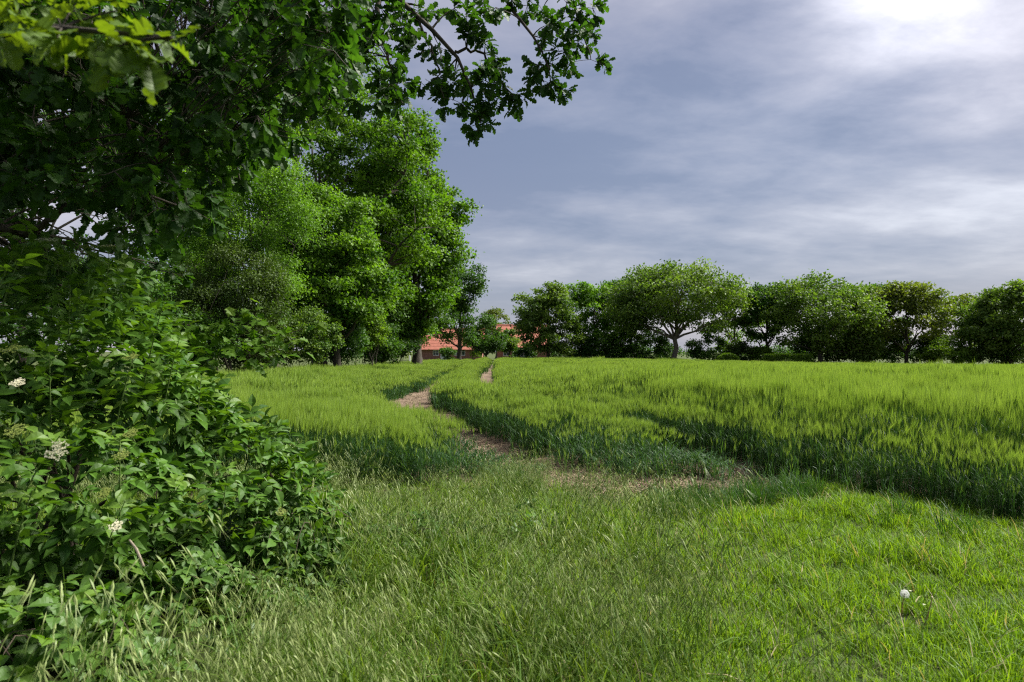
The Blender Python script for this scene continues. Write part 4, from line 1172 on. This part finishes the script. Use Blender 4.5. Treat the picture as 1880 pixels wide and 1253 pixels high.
def near_oak():
    r = np.random.default_rng(77)
    base = np.array((-5.9, 5.4, float(gz(-5.9, 5.4)) - .05))
    root = empty('oak_tree', base, 'nearest oak whose leafy boughs hang over the upper left', 'tree')
    wb = MB()
    T = np.array([(-5.9, 5.4, -.05), (-5.85, 5.4, .8), (-5.8, 5.35, 1.8), (-5.7, 5.3, 3.0), (-5.5, 5.3, 4.4), (-5.2, 5.4, 6.0), (-5.0, 5.5, 8.0)])
    wb.tube(T - base, [.55, .42, .38, .34, .27, .2, .08], 12)
    def spline(pts, n=22):
        pts = np.array(pts, float); m = len(pts)
        s = np.concatenate([[0], np.cumsum(np.linalg.norm(np.diff(pts, axis=0), axis=1))]); q = np.linspace(0, s[-1], n)
        P = np.stack([np.interp(q, s, pts[:, k]) for k in range(3)], -1)
        for _ in range(2): P[1:-1] = .25 * P[:-2] + .5 * P[1:-1] + .25 * P[2:]
        P[1:-1] += r.normal(0, .012, (n - 2, 3))
        return P
    limbs = [
        ([T[3], (-4, 5.2, 4.4), (-2.4, 5.7, 5.2), at(690, -60, 6.0), at(770, 40, 6.0), at(835, 95, 6.0), at(885, 150, 6.0), at(882, 225, 6.0)], .10, .006),
        ([(-2.4, 5.7, 5.2), (-1.2, 6.1, 5.6), at(900, -60, 6.3), at(945, 22, 6.3), at(980, 65, 6.2), at(1005, 110, 6.15), at(1012, 155, 6.1)], .05, .005),
        ([at(900, -60, 6.3), at(1010, -50, 6.4), at(1060, 20, 6.3), at(1085, 110, 6.2)], .025, .004),
        ([at(700, -50, 6.0), at(690, 40, 5.9), at(715, 110, 5.8), at(735, 175, 5.7)], .03, .004),
        ([at(770, 40, 6.0), at(800, 110, 5.9), at(815, 180, 5.9)], .014, .004), ([at(835, 95, 6), at(880, 90, 6.1), at(930, 170, 6.1), at(960, 188, 6.1)], .014, .004),
        ([T[3], (-4.2, 4.6, 3.7), at(250, 60, 4.5), at(430, 90, 4.9), at(560, 150, 5.2), at(620, 190, 5.3)], .10, .008),
        ([T[2], (-4.2, 4.5, 2.9), at(60, 330, 3.8), at(200, 330, 4.1), at(330, 380, 4.4)], .08, .007),
        ([T[3], (-4.2, 4.2, 3.7), (-2.8, 2.9, 3.2), at(-60, 20, 1.6), at(60, 60, 1.5), at(160, 90, 1.45), at(315, 70, 1.45)], .06, .004),
        ([at(250, 60, 4.5), at(330, 180, 4.2), at(420, 260, 4.4), at(440, 330, 4.5)], .04, .005),
        ([at(100, 130, 4.0), at(220, 210, 3.6), at(290, 300, 3.6)], .03, .005),
        ([T[4], (-4, 6, 5.5), at(380, -120, 6.8), at(520, 20, 6.8), at(610, 120, 6.6)], .09, .008),
        ([at(-40, 420, 4.2), at(60, 425, 4.1), at(110, 392, 4.0), at(160, 340, 4.0)], .03, .012),
    ]
    nodes, nrad = [], []
    for pts, r0, r1 in limbs:
        b = spline(pts); rr = np.linspace(r0, r1, len(b)); wb.tube(b - base, rr, 6); nodes.append(b); nrad.append(rr)
    nodes = np.concatenate(nodes); nrad = np.concatenate(nrad)
    # blobs of foliage: (point, radius, leaves)
    B = []
    for (px, py) in ((995, 20), (1029, 50), (1056, 20), (1079, 37), (1083, 13), (996, 77), (1029, 84), (1063, 84), (1056, 117), (1096, 117), (992, 110), (1006, 144), (1026, 164), (999, 161), (979, 140),
                     (1050, 55), (1015, 120), (1040, 5), (1010, 45), (968, 8), (940, -5), (1075, 60)):
        B.append((at(px + r.normal(0, 4), py + r.normal(0, 4), 6.2 + r.normal(0, .12)), .095, 24))
    for (px, py) in ((862, 33), (868, 67), (895, 84), (908, 100), (912, 124), (908, 151), (882, 161), (862, 161), (855, 194), (882, 208), (892, 231), (875, 244), (922, 188), (955, 188), (821, 134), (828, 161),
                     (808, 157), (781, 164), (815, 188), (795, 100), (748, 84), (768, 60), (744, 33), (711, 50), (795, 20), (828, 20), (895, 44), (882, 13), (912, 13), (805, 90), (940, 182), (870, 222), (885, 130), (850, 60), (770, 20), (735, 60), (895, 180), (840, 140)):
        B.append((at(px + r.normal(0, 4), py + r.normal(0, 4), 6.0 + r.normal(0, .12)), .095, 24))
    for (px, py) in ((627, 60), (677, 77), (701, 84), (671, 110), (707, 114), (721, 141), (711, 167), (741, 171), (748, 190), (704, 191), (644, 84), (610, 117), (580, 150), (627, 168), (660, 184), (687, 10), (660, 15), (720, 20), (600, 190), (640, 140), (560, 200), (690, 150), (650, 120), (615, 90), (680, 40)):
        B.append((at(px + r.normal(0, 5), py + r.normal(0, 5), 5.6 + r.normal(0, .2)), .11, 26))
    poly = np.array([(-80, -90), (660, -90), (640, 40), (600, 130), (560, 200), (520, 250), (470, 280), (430, 345), (370, 380), (300, 445), (240, 420), (170, 350), (90, 350), (-80, 390)], float)
    def inside(px, py):
        x1, y1 = poly[:, 0], poly[:, 1]; x2, y2 = np.roll(x1, -1), np.roll(y1, -1)
        c = ((y1 > py) != (y2 > py)) & (px < (x2 - x1) * (py - y1) / (y2 - y1 + 1e-9) + x1)
        return c.sum() % 2 == 1
    k = 0
    while k < 420:
        px, py = r.uniform(-80, 660), r.uniform(-90, 450)
        if not inside(px, py): continue
        gap = wob(px / 60, py / 60, 1.0, 2.2)
        if gap > .55 and r.random() < .7: continue
        Y = r.uniform(3.3, 6.6) if px > 200 else r.uniform(3.0, 5.6)
        B.append((at(px, py, Y), .045 * Y + .02, 24)); k += 1
    k = 0
    while k < 95:                                      # lower boughs between oak and elder
        px, py = r.uniform(-80, 330), r.uniform(340, 600)
        if 55 < px < 195 and 365 < py < 455: continue
        if py < 345 + .25 * max(px, 0) - 40 or (px > 230 and py > 520): continue
        Y = r.uniform(4.6, 6.8)
        B.append((at(px, py, Y), .22, 20)); k += 1
    for k in range(150):                               # crown above and left of the frame
        p = np.array((r.uniform(-8.5, -2.0), r.uniform(2.8, 9), r.uniform(3.6, 9.0)))
        u, v, dep = to_px(p)
        if -100 < u < 1980 and v > -80: continue
        B.append((p, .45, 34))
    # twigs to blobs, leaves round twig ends
    LP, LA, LN, LT = [], [], [], []
    def sprig(c, tdir, n, ls, young=0.0):
        tdir = unit(tdir)
        a = unit(np.cross(tdir, r.normal(size=3))); b = np.cross(tdir, a)
        ph = r.uniform(0, 6.28)
        for j in range(n):
            an = ph + j * 2.4; sp = r.uniform(.45, 1.2)
            ax = unit(tdir * math.cos(sp) + math.sin(sp) * (math.cos(an) * a + math.sin(an) * b) + np.array((0, 0, -.18)))
            LP.append(c - tdir * r.uniform(0, .05)); LA.append(ax)
            LN.append(unit(np.array((0, 0, 1.0)) + .5 * r.normal(size=3) + .3 * tdir)); LT.append((ls * r.uniform(.75, 1.2), young))
    for (c, rad, nl) in B:
        dd = np.linalg.norm(nodes - c, axis=1); kk = int(np.argmin(dd)); s0 = nodes[kk]
        if dd[kk] < 2.5:
            m_ = (s0 + c) / 2 + np.array((0, 0, .10 * dd[kk])) + r.normal(0, .05 * dd[kk], 3)
            wb.tube(bez(s0, m_, c, 5) - base, np.linspace(min(nrad[kk] * .6, .012), .0025, 5), 4)
        out = unit(c - s0)
        ns = max(2, nl // 6)
        for j in range(ns):
            e = c + rand_unit(r, 1)[0] * rad * r.uniform(.4, 1.1)
            wb.tube([c - base, (c + e) / 2 - base + r.normal(0, .006, 3), e - base], [.0035, .0025, .0015], 3, cap=False)
            sprig(e, unit(e - c) + .4 * out + np.array((0, 0, -.35)), 6, .100)
    n_old = len(LP)
    # the bright young sprays nearest to the lens
    for (px, py, Y, n) in ((60, 55, 1.45, 7), (105, 70, 1.42, 7), (20, 35, 1.55, 6), (5, 70, 1.5, 5), (95, 15, 1.6, 6), (180, 95, 1.45, 7), (225, 80, 1.45, 7), (270, 110, 1.45, 7), (255, 60, 1.5, 6), (310, 75, 1.45, 4), (170, 30, 1.6, 6), (215, 20, 1.6, 5), (30, 5, 1.6, 5), (140, 5, 1.6, 5)):
        c = at(px, py, Y)
        dd = np.linalg.norm(nodes - c, axis=1); kk = int(np.argmin(dd))
        wb.tube(bez(nodes[kk], (nodes[kk] + c) / 2 + (0, 0, .01), c, 4) - base, np.linspace(.003, .0016, 4), 4)
        sprig(c, np.array((.5 + r.normal(0, .4), -.2 + r.normal(0, .4), -.25)), n, .088, 1.0)
    wb.obj('trunk', BARK, root, smooth_shade=True)
    P, A, Nn = np.array(LP), np.array(LA), np.array(LN); S = np.array([t[0] for t in LT]); Yg = np.array([t[1] for t in LT])
    R = frames(A, Nn)
    u, v, dep = to_px(P + A * S[:, None] * .5)
    seen = (u > -20) & (u < 1900) & (v > -20) & (v < 700) & (dep > .5)
    size = np.where(seen, S / np.maximum(dep, .5), 0)
    order = np.argsort(-size)[:300]
    single = np.zeros(len(P), bool); single[order] = True
    var = r.integers(0, 4, len(P))
    leaf_objects(root, base, OAKS_HI, [L_OAK_NEAR, L_OAK_YOUNG], P[order], R[order], S[order], [(var[i], int(Yg[i] > .5)) for i in order])
    mb = MB()
    tint = np.clip(.5 + .22 * r.normal(size=len(P)), 0, 1)
    for k in range(4):
        for yg in (0, 1):
            m = (~single) & (var == k) & (Yg == yg)
            near = m & seen; far = m & ~seen
            mb.inst(OAKS[k], R[near], P[near] - base, S[near], tint[near], mat=yg)
            mb.inst(RHOMB, R[far], P[far] - base, S[far], tint[far], mat=yg)
    mb.obj('crown', [L_OAK_NEAR, L_OAK_YOUNG], root)['kind'] = 'stuff'


near_oak()


# ------------------------------------------------------------------ elder bush
def umbel(root, base, p, nrm, rad, mat, seed, label=None):
    r = np.random.default_rng(seed)
    nrm = unit(np.array(nrm, float)); a = unit(np.cross(nrm, (.3, .2, .9))); b = np.cross(nrm, a)
    st = MB(); fl = MB()
    foot = p - nrm * rad * .9
    st.tube([foot - nrm * .03 - base, foot - base], [.0022, .0018], 4)
    for k in range(6):
        an = k * 1.05; q = p + rad * .55 * (math.cos(an) * a + math.sin(an) * b) - nrm * rad * .25 if k else p - nrm * rad * .2
        st.tube([foot - base, q - base], [.0014, .0010], 3)
        for j in range(15):
            e = q + rad * .42 * np.sqrt(r.random()) * (math.cos(j * 2.4) * a + math.sin(j * 2.4) * b) + nrm * (rad * .25 + r.normal(0, .003))
            st.tube([q - base, e - base], [.0007, .0005], 3, cap=False)
            s = r.uniform(.0028, .0044); c = e - base
            for m in range(5):
                t0, t1 = m * 1.2566, m * 1.2566 + .9
                fl.add([c, c + s * (math.cos(t0) * a + math.sin(t0) * b) + nrm * .001, c + s * 1.15 * (math.cos((t0 + t1) / 2) * a + math.sin((t0 + t1) / 2) * b), c + s * (math.cos(t1) * a + math.sin(t1) * b) + nrm * .001], [(0, 1, 2), (0, 2, 3)], 0, r.random())
    h = fl.obj('flower_head', mat, root)
    if label: h['label'] = label
    st.obj('flower_stalk', GREEN_STEM, h)


def elder():
    r = np.random.default_rng(31)
    base = np.array((-2.9, 4.5, float(gz(-2.9, 4.5))))
    root = empty('elder_bush', base, 'large elder bush with cream flower heads filling the left foreground', 'bush')
    E = np.array([(-3.25, 4.25, 1.05, 1.30, .95, 1.20), (-2.55, 4.35, .82, .74, .78, .86), (-2.08, 4.55, .58, .62, .66, .66), (-1.70, 4.75, .40, .48, .55, .44), (-3.1, 3.55, .80, .95, .55, .95), (-2.55, 3.75, .70, .62, .50, .82)])
    # points over the outer skin of the union
    P, Nn = [], []
    ar = E[:, 3] * E[:, 4] + E[:, 4] * E[:, 5] + E[:, 3] * E[:, 5]
    while len(P) < 3700:
        e = E[r.choice(len(E), p=ar / ar.sum())]
        d = rand_unit(r, 1)[0]
        if d[1] > .55: continue
        q = 1.0 - abs(r.normal(0, .16)) + .13 * wob(d[0] * 5 + e[0] * 3, d[2] * 5 + d[1] * 3, 1.0, 1.1)
        p = e[:3] + d * e[3:] * q
        if p[2] < .12: continue
        ins = (((p - E[:, :3]) / E[:, 3:]) ** 2).sum(1)
        if (ins < .60).any(): continue
        n = unit(d / e[3:])
        P.append(p); Nn.append(n)
    P = np.array(P); Nn = np.array(Nn)
    m = len(P)
    # tall shoots breaking the outline
    sh = []
    stems = MB(); shoots = MB()
    for (px, py, Y, n) in ((300, 560, 3.7, 9), (165, 545, 3.5, 9), (425, 725, 4.2, 7), (370, 690, 4.0, 7), (540, 835, 4.5, 6), (590, 870, 4.7, 6), (475, 780, 4.4, 7), (640, 930, 4.8, 5), (90, 640, 3.2, 8), (250, 640, 3.5, 8), (20, 480, 3.0, 9), (130, 470, 3.5, 8), (330, 620, 3.8, 7), (60, 420, 3.4, 8), (200, 475, 3.8, 7), (110, 800, 2.9, 7), (60, 900, 2.9, 7), (220, 800, 3.2, 7), (230, 920, 3.2, 7), (330, 890, 3.5, 6), (420, 860, 3.8, 6)):
        tip = at(px, py, Y); foot = tip + np.array((-.25 + r.normal(0, .1), .25, -.45))
        path = bez(foot, (foot + tip) / 2 + (0, 0, .06), tip, 6)
        shoots.tube(path - base, np.linspace(.0045, .0018, 6), 5)
        for k in range(n):
            f = .35 + .65 * k / n; i = min(int(f * 5), 4); p = path[i] + (path[i + 1] - path[i]) * (f * 5 - i)
            an = k * 1.57 + (k % 2) * .3
            ax = np.array((math.cos(an), math.sin(an), .25 + .5 * f))
            sh.append((p, ax, .80 + .35 * (1 - f) + r.uniform(-.1, .1), f > .80))
    ax = unit(Nn * .75 + .6 * r.normal(size=(m, 3)) + np.array((0, 0, -.12)))
    nr = unit(Nn * .35 + np.array((.05, -.12, .75)) + .30 * r.normal(size=(m, 3)))
    S = r.uniform(.58, 1.12, m); young = (r.random(m) < .05)
    P = np.concatenate([P, np.array([s[0] for s in sh])]); ax = np.concatenate([ax, unit(np.array([s[1] for s in sh]))])
    nr = np.concatenate([nr, unit(np.array((0, -.1, 1.0)) + .25 * r.normal(size=(len(sh), 3)))]); S = np.concatenate([S, [s[2] for s in sh]]); young = np.concatenate([young, [s[3] for s in sh]])
    R = frames(ax, nr)
    var = r.integers(0, len(ELDERS), len(P))
    mid_ = P + ax * (S * .1)[:, None]
    u, v, dep = to_px(mid_)
    # the largest visible ones: nearest leaf in each small screen cell
    seen = (u > 0) & (u < 760) & (v > 330) & (v < 1250) & (dep > 1)
    best = {}
    for i in np.nonzero(seen)[0]:
        key = (int(u[i] // 26), int(v[i] // 26))
        if key not in best or dep[i] < dep[best[key]]: best[key] = i
    cand = sorted(best.values(), key=lambda i: -S[i] / dep[i])[:300]
    single = np.zeros(len(P), bool); single[cand] = True
    leaf_objects(root, base, ELDERS, [L_ELDER, L_ELDER_YOUNG], P[cand], R[cand], S[cand], [(var[i], int(young[i])) for i in cand])
    mb = MB(); tint = np.clip(.5 + .22 * r.normal(size=len(P)), 0, 1)
    for k in range(len(ELDERS)):
        for yg in (0, 1):
            q = (~single) & (var == k) & (young == yg)
            tv, tf, tmt = ELDERS[k]
            if q.sum() == 0: continue
            mm = np.where(tmt == 0, yg, 2)
            mb.inst((tv, tf, mm), R[q], P[q] - base, S[q], tint[q])
    mb.obj('foliage', [L_ELDER, L_ELDER_YOUNG, GREEN_STEM], root)['kind'] = 'stuff'
    # woody stems inside
    for k in range(26):
        e = E[r.choice(len(E))]; a = rand_unit(r, 1)[0]; a[2] = abs(a[2])
        tip = e[:3] + a * e[3:] * .8; foot = np.array((base[0] + r.normal(0, .5), base[1] + r.normal(0, .35), -.05))
        stems.tube(bez(foot, np.array((foot[0] * .5 + tip[0] * .5, foot[1] * .5 + tip[1] * .5, tip[2] * .85)), tip, 8) - base, np.linspace(.018, .004, 8), 6)
    stems.obj('stem', TWIG, root, smooth_shade=True); shoots.obj('shoot', GREEN_STEM, root, smooth_shade=True)
    for k, (px, py, Y, rad, mt, nrm, lab) in enumerate((
            (104, 826, 2.72, .046, PETAL, (.1, -.9, .5), 'fully open white flower head'), (85, 440, 3.35, .055, PETAL, (.1, -.25, 1), None), (162, 453, 3.45, .045, BUD, (.1, -.2, 1), None), (198, 452, 3.45, .045, PETAL, (0, -.2, 1), None),
            (215, 454, 3.5, .04, BUD, (0, -.2, 1), None), (32, 702, 2.85, .030, PETAL, (.2, -.5, .8), None), (212, 966, 3.05, .03, PETAL, (.1, -.6, .7), None), (28, 790, 2.8, .045, BUD, (.1, -.6, .8), None),
            (222, 835, 3.1, .04, BUD, (.1, -.6, .8), None), (240, 795, 3.2, .035, BUD, (0, -.6, .8), None), (190, 905, 3.05, .035, BUD, (0, -.6, .8), None), (20, 640, 3.0, .05, BUD, (0, -.4, .9), None), (240, 655, 3.4, .04, BUD, (0, -.4, .9), None), (515, 940, 4.1, .035, BUD, (.2, -.5, .8), None))):
        umbel(root, base, at(px, py, Y), nrm, rad, mt, 900 + k, lab)


elder()


# ------------------------------------------------------------------ brambles, sapling and low weeds
def leafy_patch(name, label, cat, base_xy, pts, axf, tms, lmats, seed, S, singles, canes, group=None):
    r = np.random.default_rng(seed)
    base = np.array((base_xy[0], base_xy[1], float(gz(*base_xy))))
    root = empty(name, base, label, cat, group)
    P = np.array(pts); n = len(P)
    ax = unit(axf + .8 * r.normal(size=(n, 3)) * np.array((1, 1, .4))); nr = unit(np.array((.05, -.25, .85)) + .32 * r.normal(size=(n, 3)))
    R = frames(ax, nr); SS = S * r.uniform(.65, 1.25, n); var = r.integers(0, len(tms), n); mi = (r.random(n) < .18).astype(int)
    u, v, dep = to_px(P)
    best = {}
    for i in np.nonzero((u > 0) & (u < 1880) & (v < 1252))[0]:
        key = (int(u[i] // 24), int(v[i] // 24))
        if key not in best or dep[i] < dep[best[key]]: best[key] = i
    cand = sorted(best.values(), key=lambda i: -SS[i] / dep[i])[:singles]
    single = np.zeros(n, bool); single[cand] = True
    leaf_objects(root, base, tms, lmats, P[cand], R[cand], SS[cand], [(var[i], mi[i]) for i in cand])
    mb = MB(); tint = np.clip(.5 + .2 * r.normal(size=n), 0, 1)
    for k in range(len(tms)):
        for q in (0, 1):
            m = (~single) & (var == k) & (mi == q)
            tv, tf, tmt = tms[k]
            if m.sum(): mb.inst((tv, tf, np.where(tmt == 0, q, 2)), R[m], P[m] - base, SS[m], tint[m])
    if mb.n: mb.obj('foliage', [*lmats, GREEN_STEM], root)['kind'] = 'stuff'
    cb = MB()
    for c in canes: cb.tube(np.array(c) - base, np.linspace(.004, .002, len(c)), 5)
    if canes: cb.obj('cane', TWIG, root)
    return root


def mound(r, n, cx, cyy, rx_, ry_, h, z0=0.03):
    P = []
    while len(P) < n:
        a = r.uniform(0, 6.28); q = math.sqrt(r.random())
        x, y = cx + rx_ * q * math.cos(a), cyy + ry_ * q * math.sin(a)
        top = h * (1 - q ** 2.2) + .05
        z = z0 + top * (1 - .55 * r.random() ** 2) * (1 + .2 * wob(x, y, 6, 1))
        P.append((x, y, z + float(gz(x, y))))
    return P


rg = np.random.default_rng(8)
def canes_for(cx, cyy, rx_, ry_, h, n, r):
    out = []
    for _ in range(n):
        a = r.uniform(0, 6.28); p0 = np.array((cx + r.normal(0, rx_ * .3), cyy + r.normal(0, ry_ * .3), 0)); p2 = np.array((cx + rx_ * .9 * math.cos(a), cyy + ry_ * .9 * math.sin(a), h * .5))
        out.append(bez(p0, (p0 + p2) / 2 + (0, 0, h), p2, 7))
    return out


leafy_patch('bramble', 'bramble with bright leaves and upright shoots in the lower left corner', 'bramble', (-2.1, 3.0), mound(rg, 520, -2.12, 3.0, .66, .48, .52), np.array((.1, -.5, .1)), BRAMS, [L_BRAMBLE, L_ELDER_YOUNG], 61, 1.15, 110, canes_for(-2.1, 3.0, .55, .4, .6, 6, rg))
leafy_patch('bramble', 'dark bramble creeping along the foot of the elder bush', 'bramble', (-2.0, 3.9), mound(rg, 620, -2.0, 3.85, .85, .45, .45), np.array((.1, -.6, 0)), BRAMS, [L_BRAMBLE, L_BRAMBLE], 62, .95, 110, canes_for(-2.0, 3.9, .7, .4, .5, 5, rg))
leafy_patch('bramble', 'small-leaved bramble mound at the right foot of the elder bush', 'bramble', (-1.45, 4.5), mound(rg, 900, -1.56, 4.5, .52, .50, .62), np.array((.3, -.6, 0)), BRAMS, [L_BRAMBLE, L_BRIGHT], 63, .78, 130, canes_for(-1.45, 4.5, .5, .45, .7, 6, rg))
leafy_patch('nettle_patch', 'dark nettle-like weeds in the long grass right of the brambles', 'weeds', (-.75, 5.5), mound(rg, 260, -.75, 5.5, .55, .45, .22), np.array((.1, -.5, .3)), BRAMS, [L_DARK, L_BRAMBLE], 64, .9, 60, canes_for(-.75, 5.5, .4, .3, .3, 5, rg))
leafy_patch('dock_weed', 'broad-leaved weed clump standing in the middle of the long grass', 'weeds', (.12, 5.7), mound(rg, 90, .12, 5.7, .35, .3, .22), np.array((.1, -.4, .4)), BRAMS, [L_BRAMBLE, L_DARK], 65, .9, 30, canes_for(.12, 5.7, .3, .2, .25, 4, rg))

# maple sapling reaching out of the bush towards the barley
def sapling():
    r = np.random.default_rng(19)
    b = [at(310, 600, 5.2), at(340, 595, 5.0), at(400, 622, 5.0), at(460, 628, 5.0), at(520, 615, 5.0), at(555, 605, 5.0)]
    foot = np.array((-2.75, 5.3, 0.0))
    canes = [np.array([foot, foot + (0, 0, .8), b[0]]), np.array(b), np.array([at(420, 625, 5), at(470, 655, 4.95), at(530, 660, 4.95)]), np.array([at(380, 612, 5), at(430, 590, 5), at(480, 585, 5)]), np.array([at(350, 600, 5.0), at(370, 650, 4.95), at(400, 680, 4.95)])]
    P = []
    for c in canes[1:]:
        for _ in range(70 if len(c) > 3 else 46):
            f = r.uniform(0, len(c) - 1.001); i = int(f); P.append(c[i] + (c[i + 1] - c[i]) * (f - i) + r.normal(0, .055, 3))
    leafy_patch('maple_sapling', 'leafy maple branch reaching from the elder towards the barley', 'sapling', (-2.75, 5.3), P, np.array((.4, -.3, -.2)), [(t[0] * .085, t[1], t[2]) for t in MAPLES], [L_OAK, L_BRIGHT], 66, 1.0, 90, canes)
sapling()

# broken dead twig in the elder
p0, p1 = at(238, 992, 2.95), at(264, 1040, 2.88)
tw = MB(); tw.tube([p0, p0 * .6 + p1 * .4 + (0.006, 0, .004), p1], [.004, .0062, .005], 7)
tag(tw.obj('dead_twig', mat_rough('weathered_wood', (.11, .092, .062), (.25, .215, .155), 40, .85, .3)), 'broken pale brown twig hanging out of the elder leaves', 'twig')


# ------------------------------------------------------------------ dandelions
def dandelion():
    Y = 4.15
    f = at(1655, 1134, Y); f[2] = float(gz(f[0], f[1])); c = at(1661, 1091, Y)
    root = empty('dandelion_clock', f, 'white dandelion clock on a thin stalk in the lawn', 'dandelion')
    s = MB(); s.tube(bez(f, (f + c) / 2 + (-.008, 0, .01), c, 7) - f, np.linspace(.0034, .0026, 7), 6); s.obj('stalk', DRY_STEM, root)
    r = np.random.default_rng(3); mb = MB(); n = 240
    d = rand_unit(r, n); d = d[d[:, 2] > -.75]
    c0 = c - f
    for q in d:
        a = unit(np.cross(q, (.2, .5, .8))); b = np.cross(q, a)
        e = c0 + q * .0225 * r.uniform(.92, 1.05)
        mb.add([c0 + q * .004 + a * .0002, c0 + q * .004 - a * .0002, e], [(0, 1, 2)])
        for k in range(6):
            t = k * 1.047; w = math.cos(t) * a + math.sin(t) * b; w2 = math.cos(t + .25) * a + math.sin(t + .25) * b
            mb.add([e - q * .002, e + w * .0055 + q * .0022, e + w2 * .0055 + q * .0022], [(0, 1, 2)])
    mb.obj('seed_head', mat_leaf('dandelion_down', (.70, .70, .68), (.82, .82, .80), .4, .7, .1, (1, 1, 1)), root)
    k = MB()
    for j in range(10):
        t = j * .628; k.add([c0, c0 + (.004 * math.cos(t), .004 * math.sin(t), .001), c0 + (.004 * math.cos(t + .63), .004 * math.sin(t + .63), .001), c0 + (0, 0, .005)], [(0, 2, 1), (1, 2, 3)])
    k.obj('seed_core', TWIG, root)
    f2 = at(1692, 1163, 3.92); f2[2] = float(gz(f2[0], f2[1])); t2 = at(1711, 1099, 3.95)
    root2 = empty('dandelion_stalk', f2, 'bare reddish dandelion stalk without seeds, right of the white clock', 'dandelion')
    s = MB(); s.tube(bez(f2, (f2 + t2) / 2 + (.01, 0, .0), t2, 7) - f2, np.linspace(.0036, .0028, 7), 6); s.obj('stalk', DRY_STEM, root2)
    h = MB(); h.tube([t2 - f2, t2 - f2 + (.001, 0, .008)], [.0035, .0055], 8); h.obj('flower_base', G_DRYFLAT, root2)
    for (px, py, Yd, lab) in ((1672, 1086, 4.2, 'tiny white daisy bud close beside the dandelion clock'), (1697, 1111, 4.1, 'tiny white daisy bud left of the bare dandelion stalk')):
        p = at(px, py, Yd); g = p.copy(); g[2] = float(gz(p[0], p[1])); g[0] -= .01
        rt = empty('daisy_bud', g, lab, 'flower', 'tiny white buds in the lawn')
        s = MB(); s.tube([g - g, (p - g) * .6 + (.004, 0, 0), p - g], [.0012, .001, .001], 5); s.obj('stalk', GREEN_STEM, rt)
        b = MB()
        for k in range(9):
            t = k * .698; b.add([p - g, p - g + (.007 * math.cos(t - .3), .007 * math.sin(t - .3), .004), p - g + (.008 * math.cos(t + .3), .008 * math.sin(t + .3), .004)], [(0, 1, 2)], 0, .9)
        b.obj('petals', PETAL, rt)


G_DRYFLAT = mat_rough('dry_flower_base', (.35, .27, .18), (.5, .42, .3), 30, .8, 0)
dandelion()
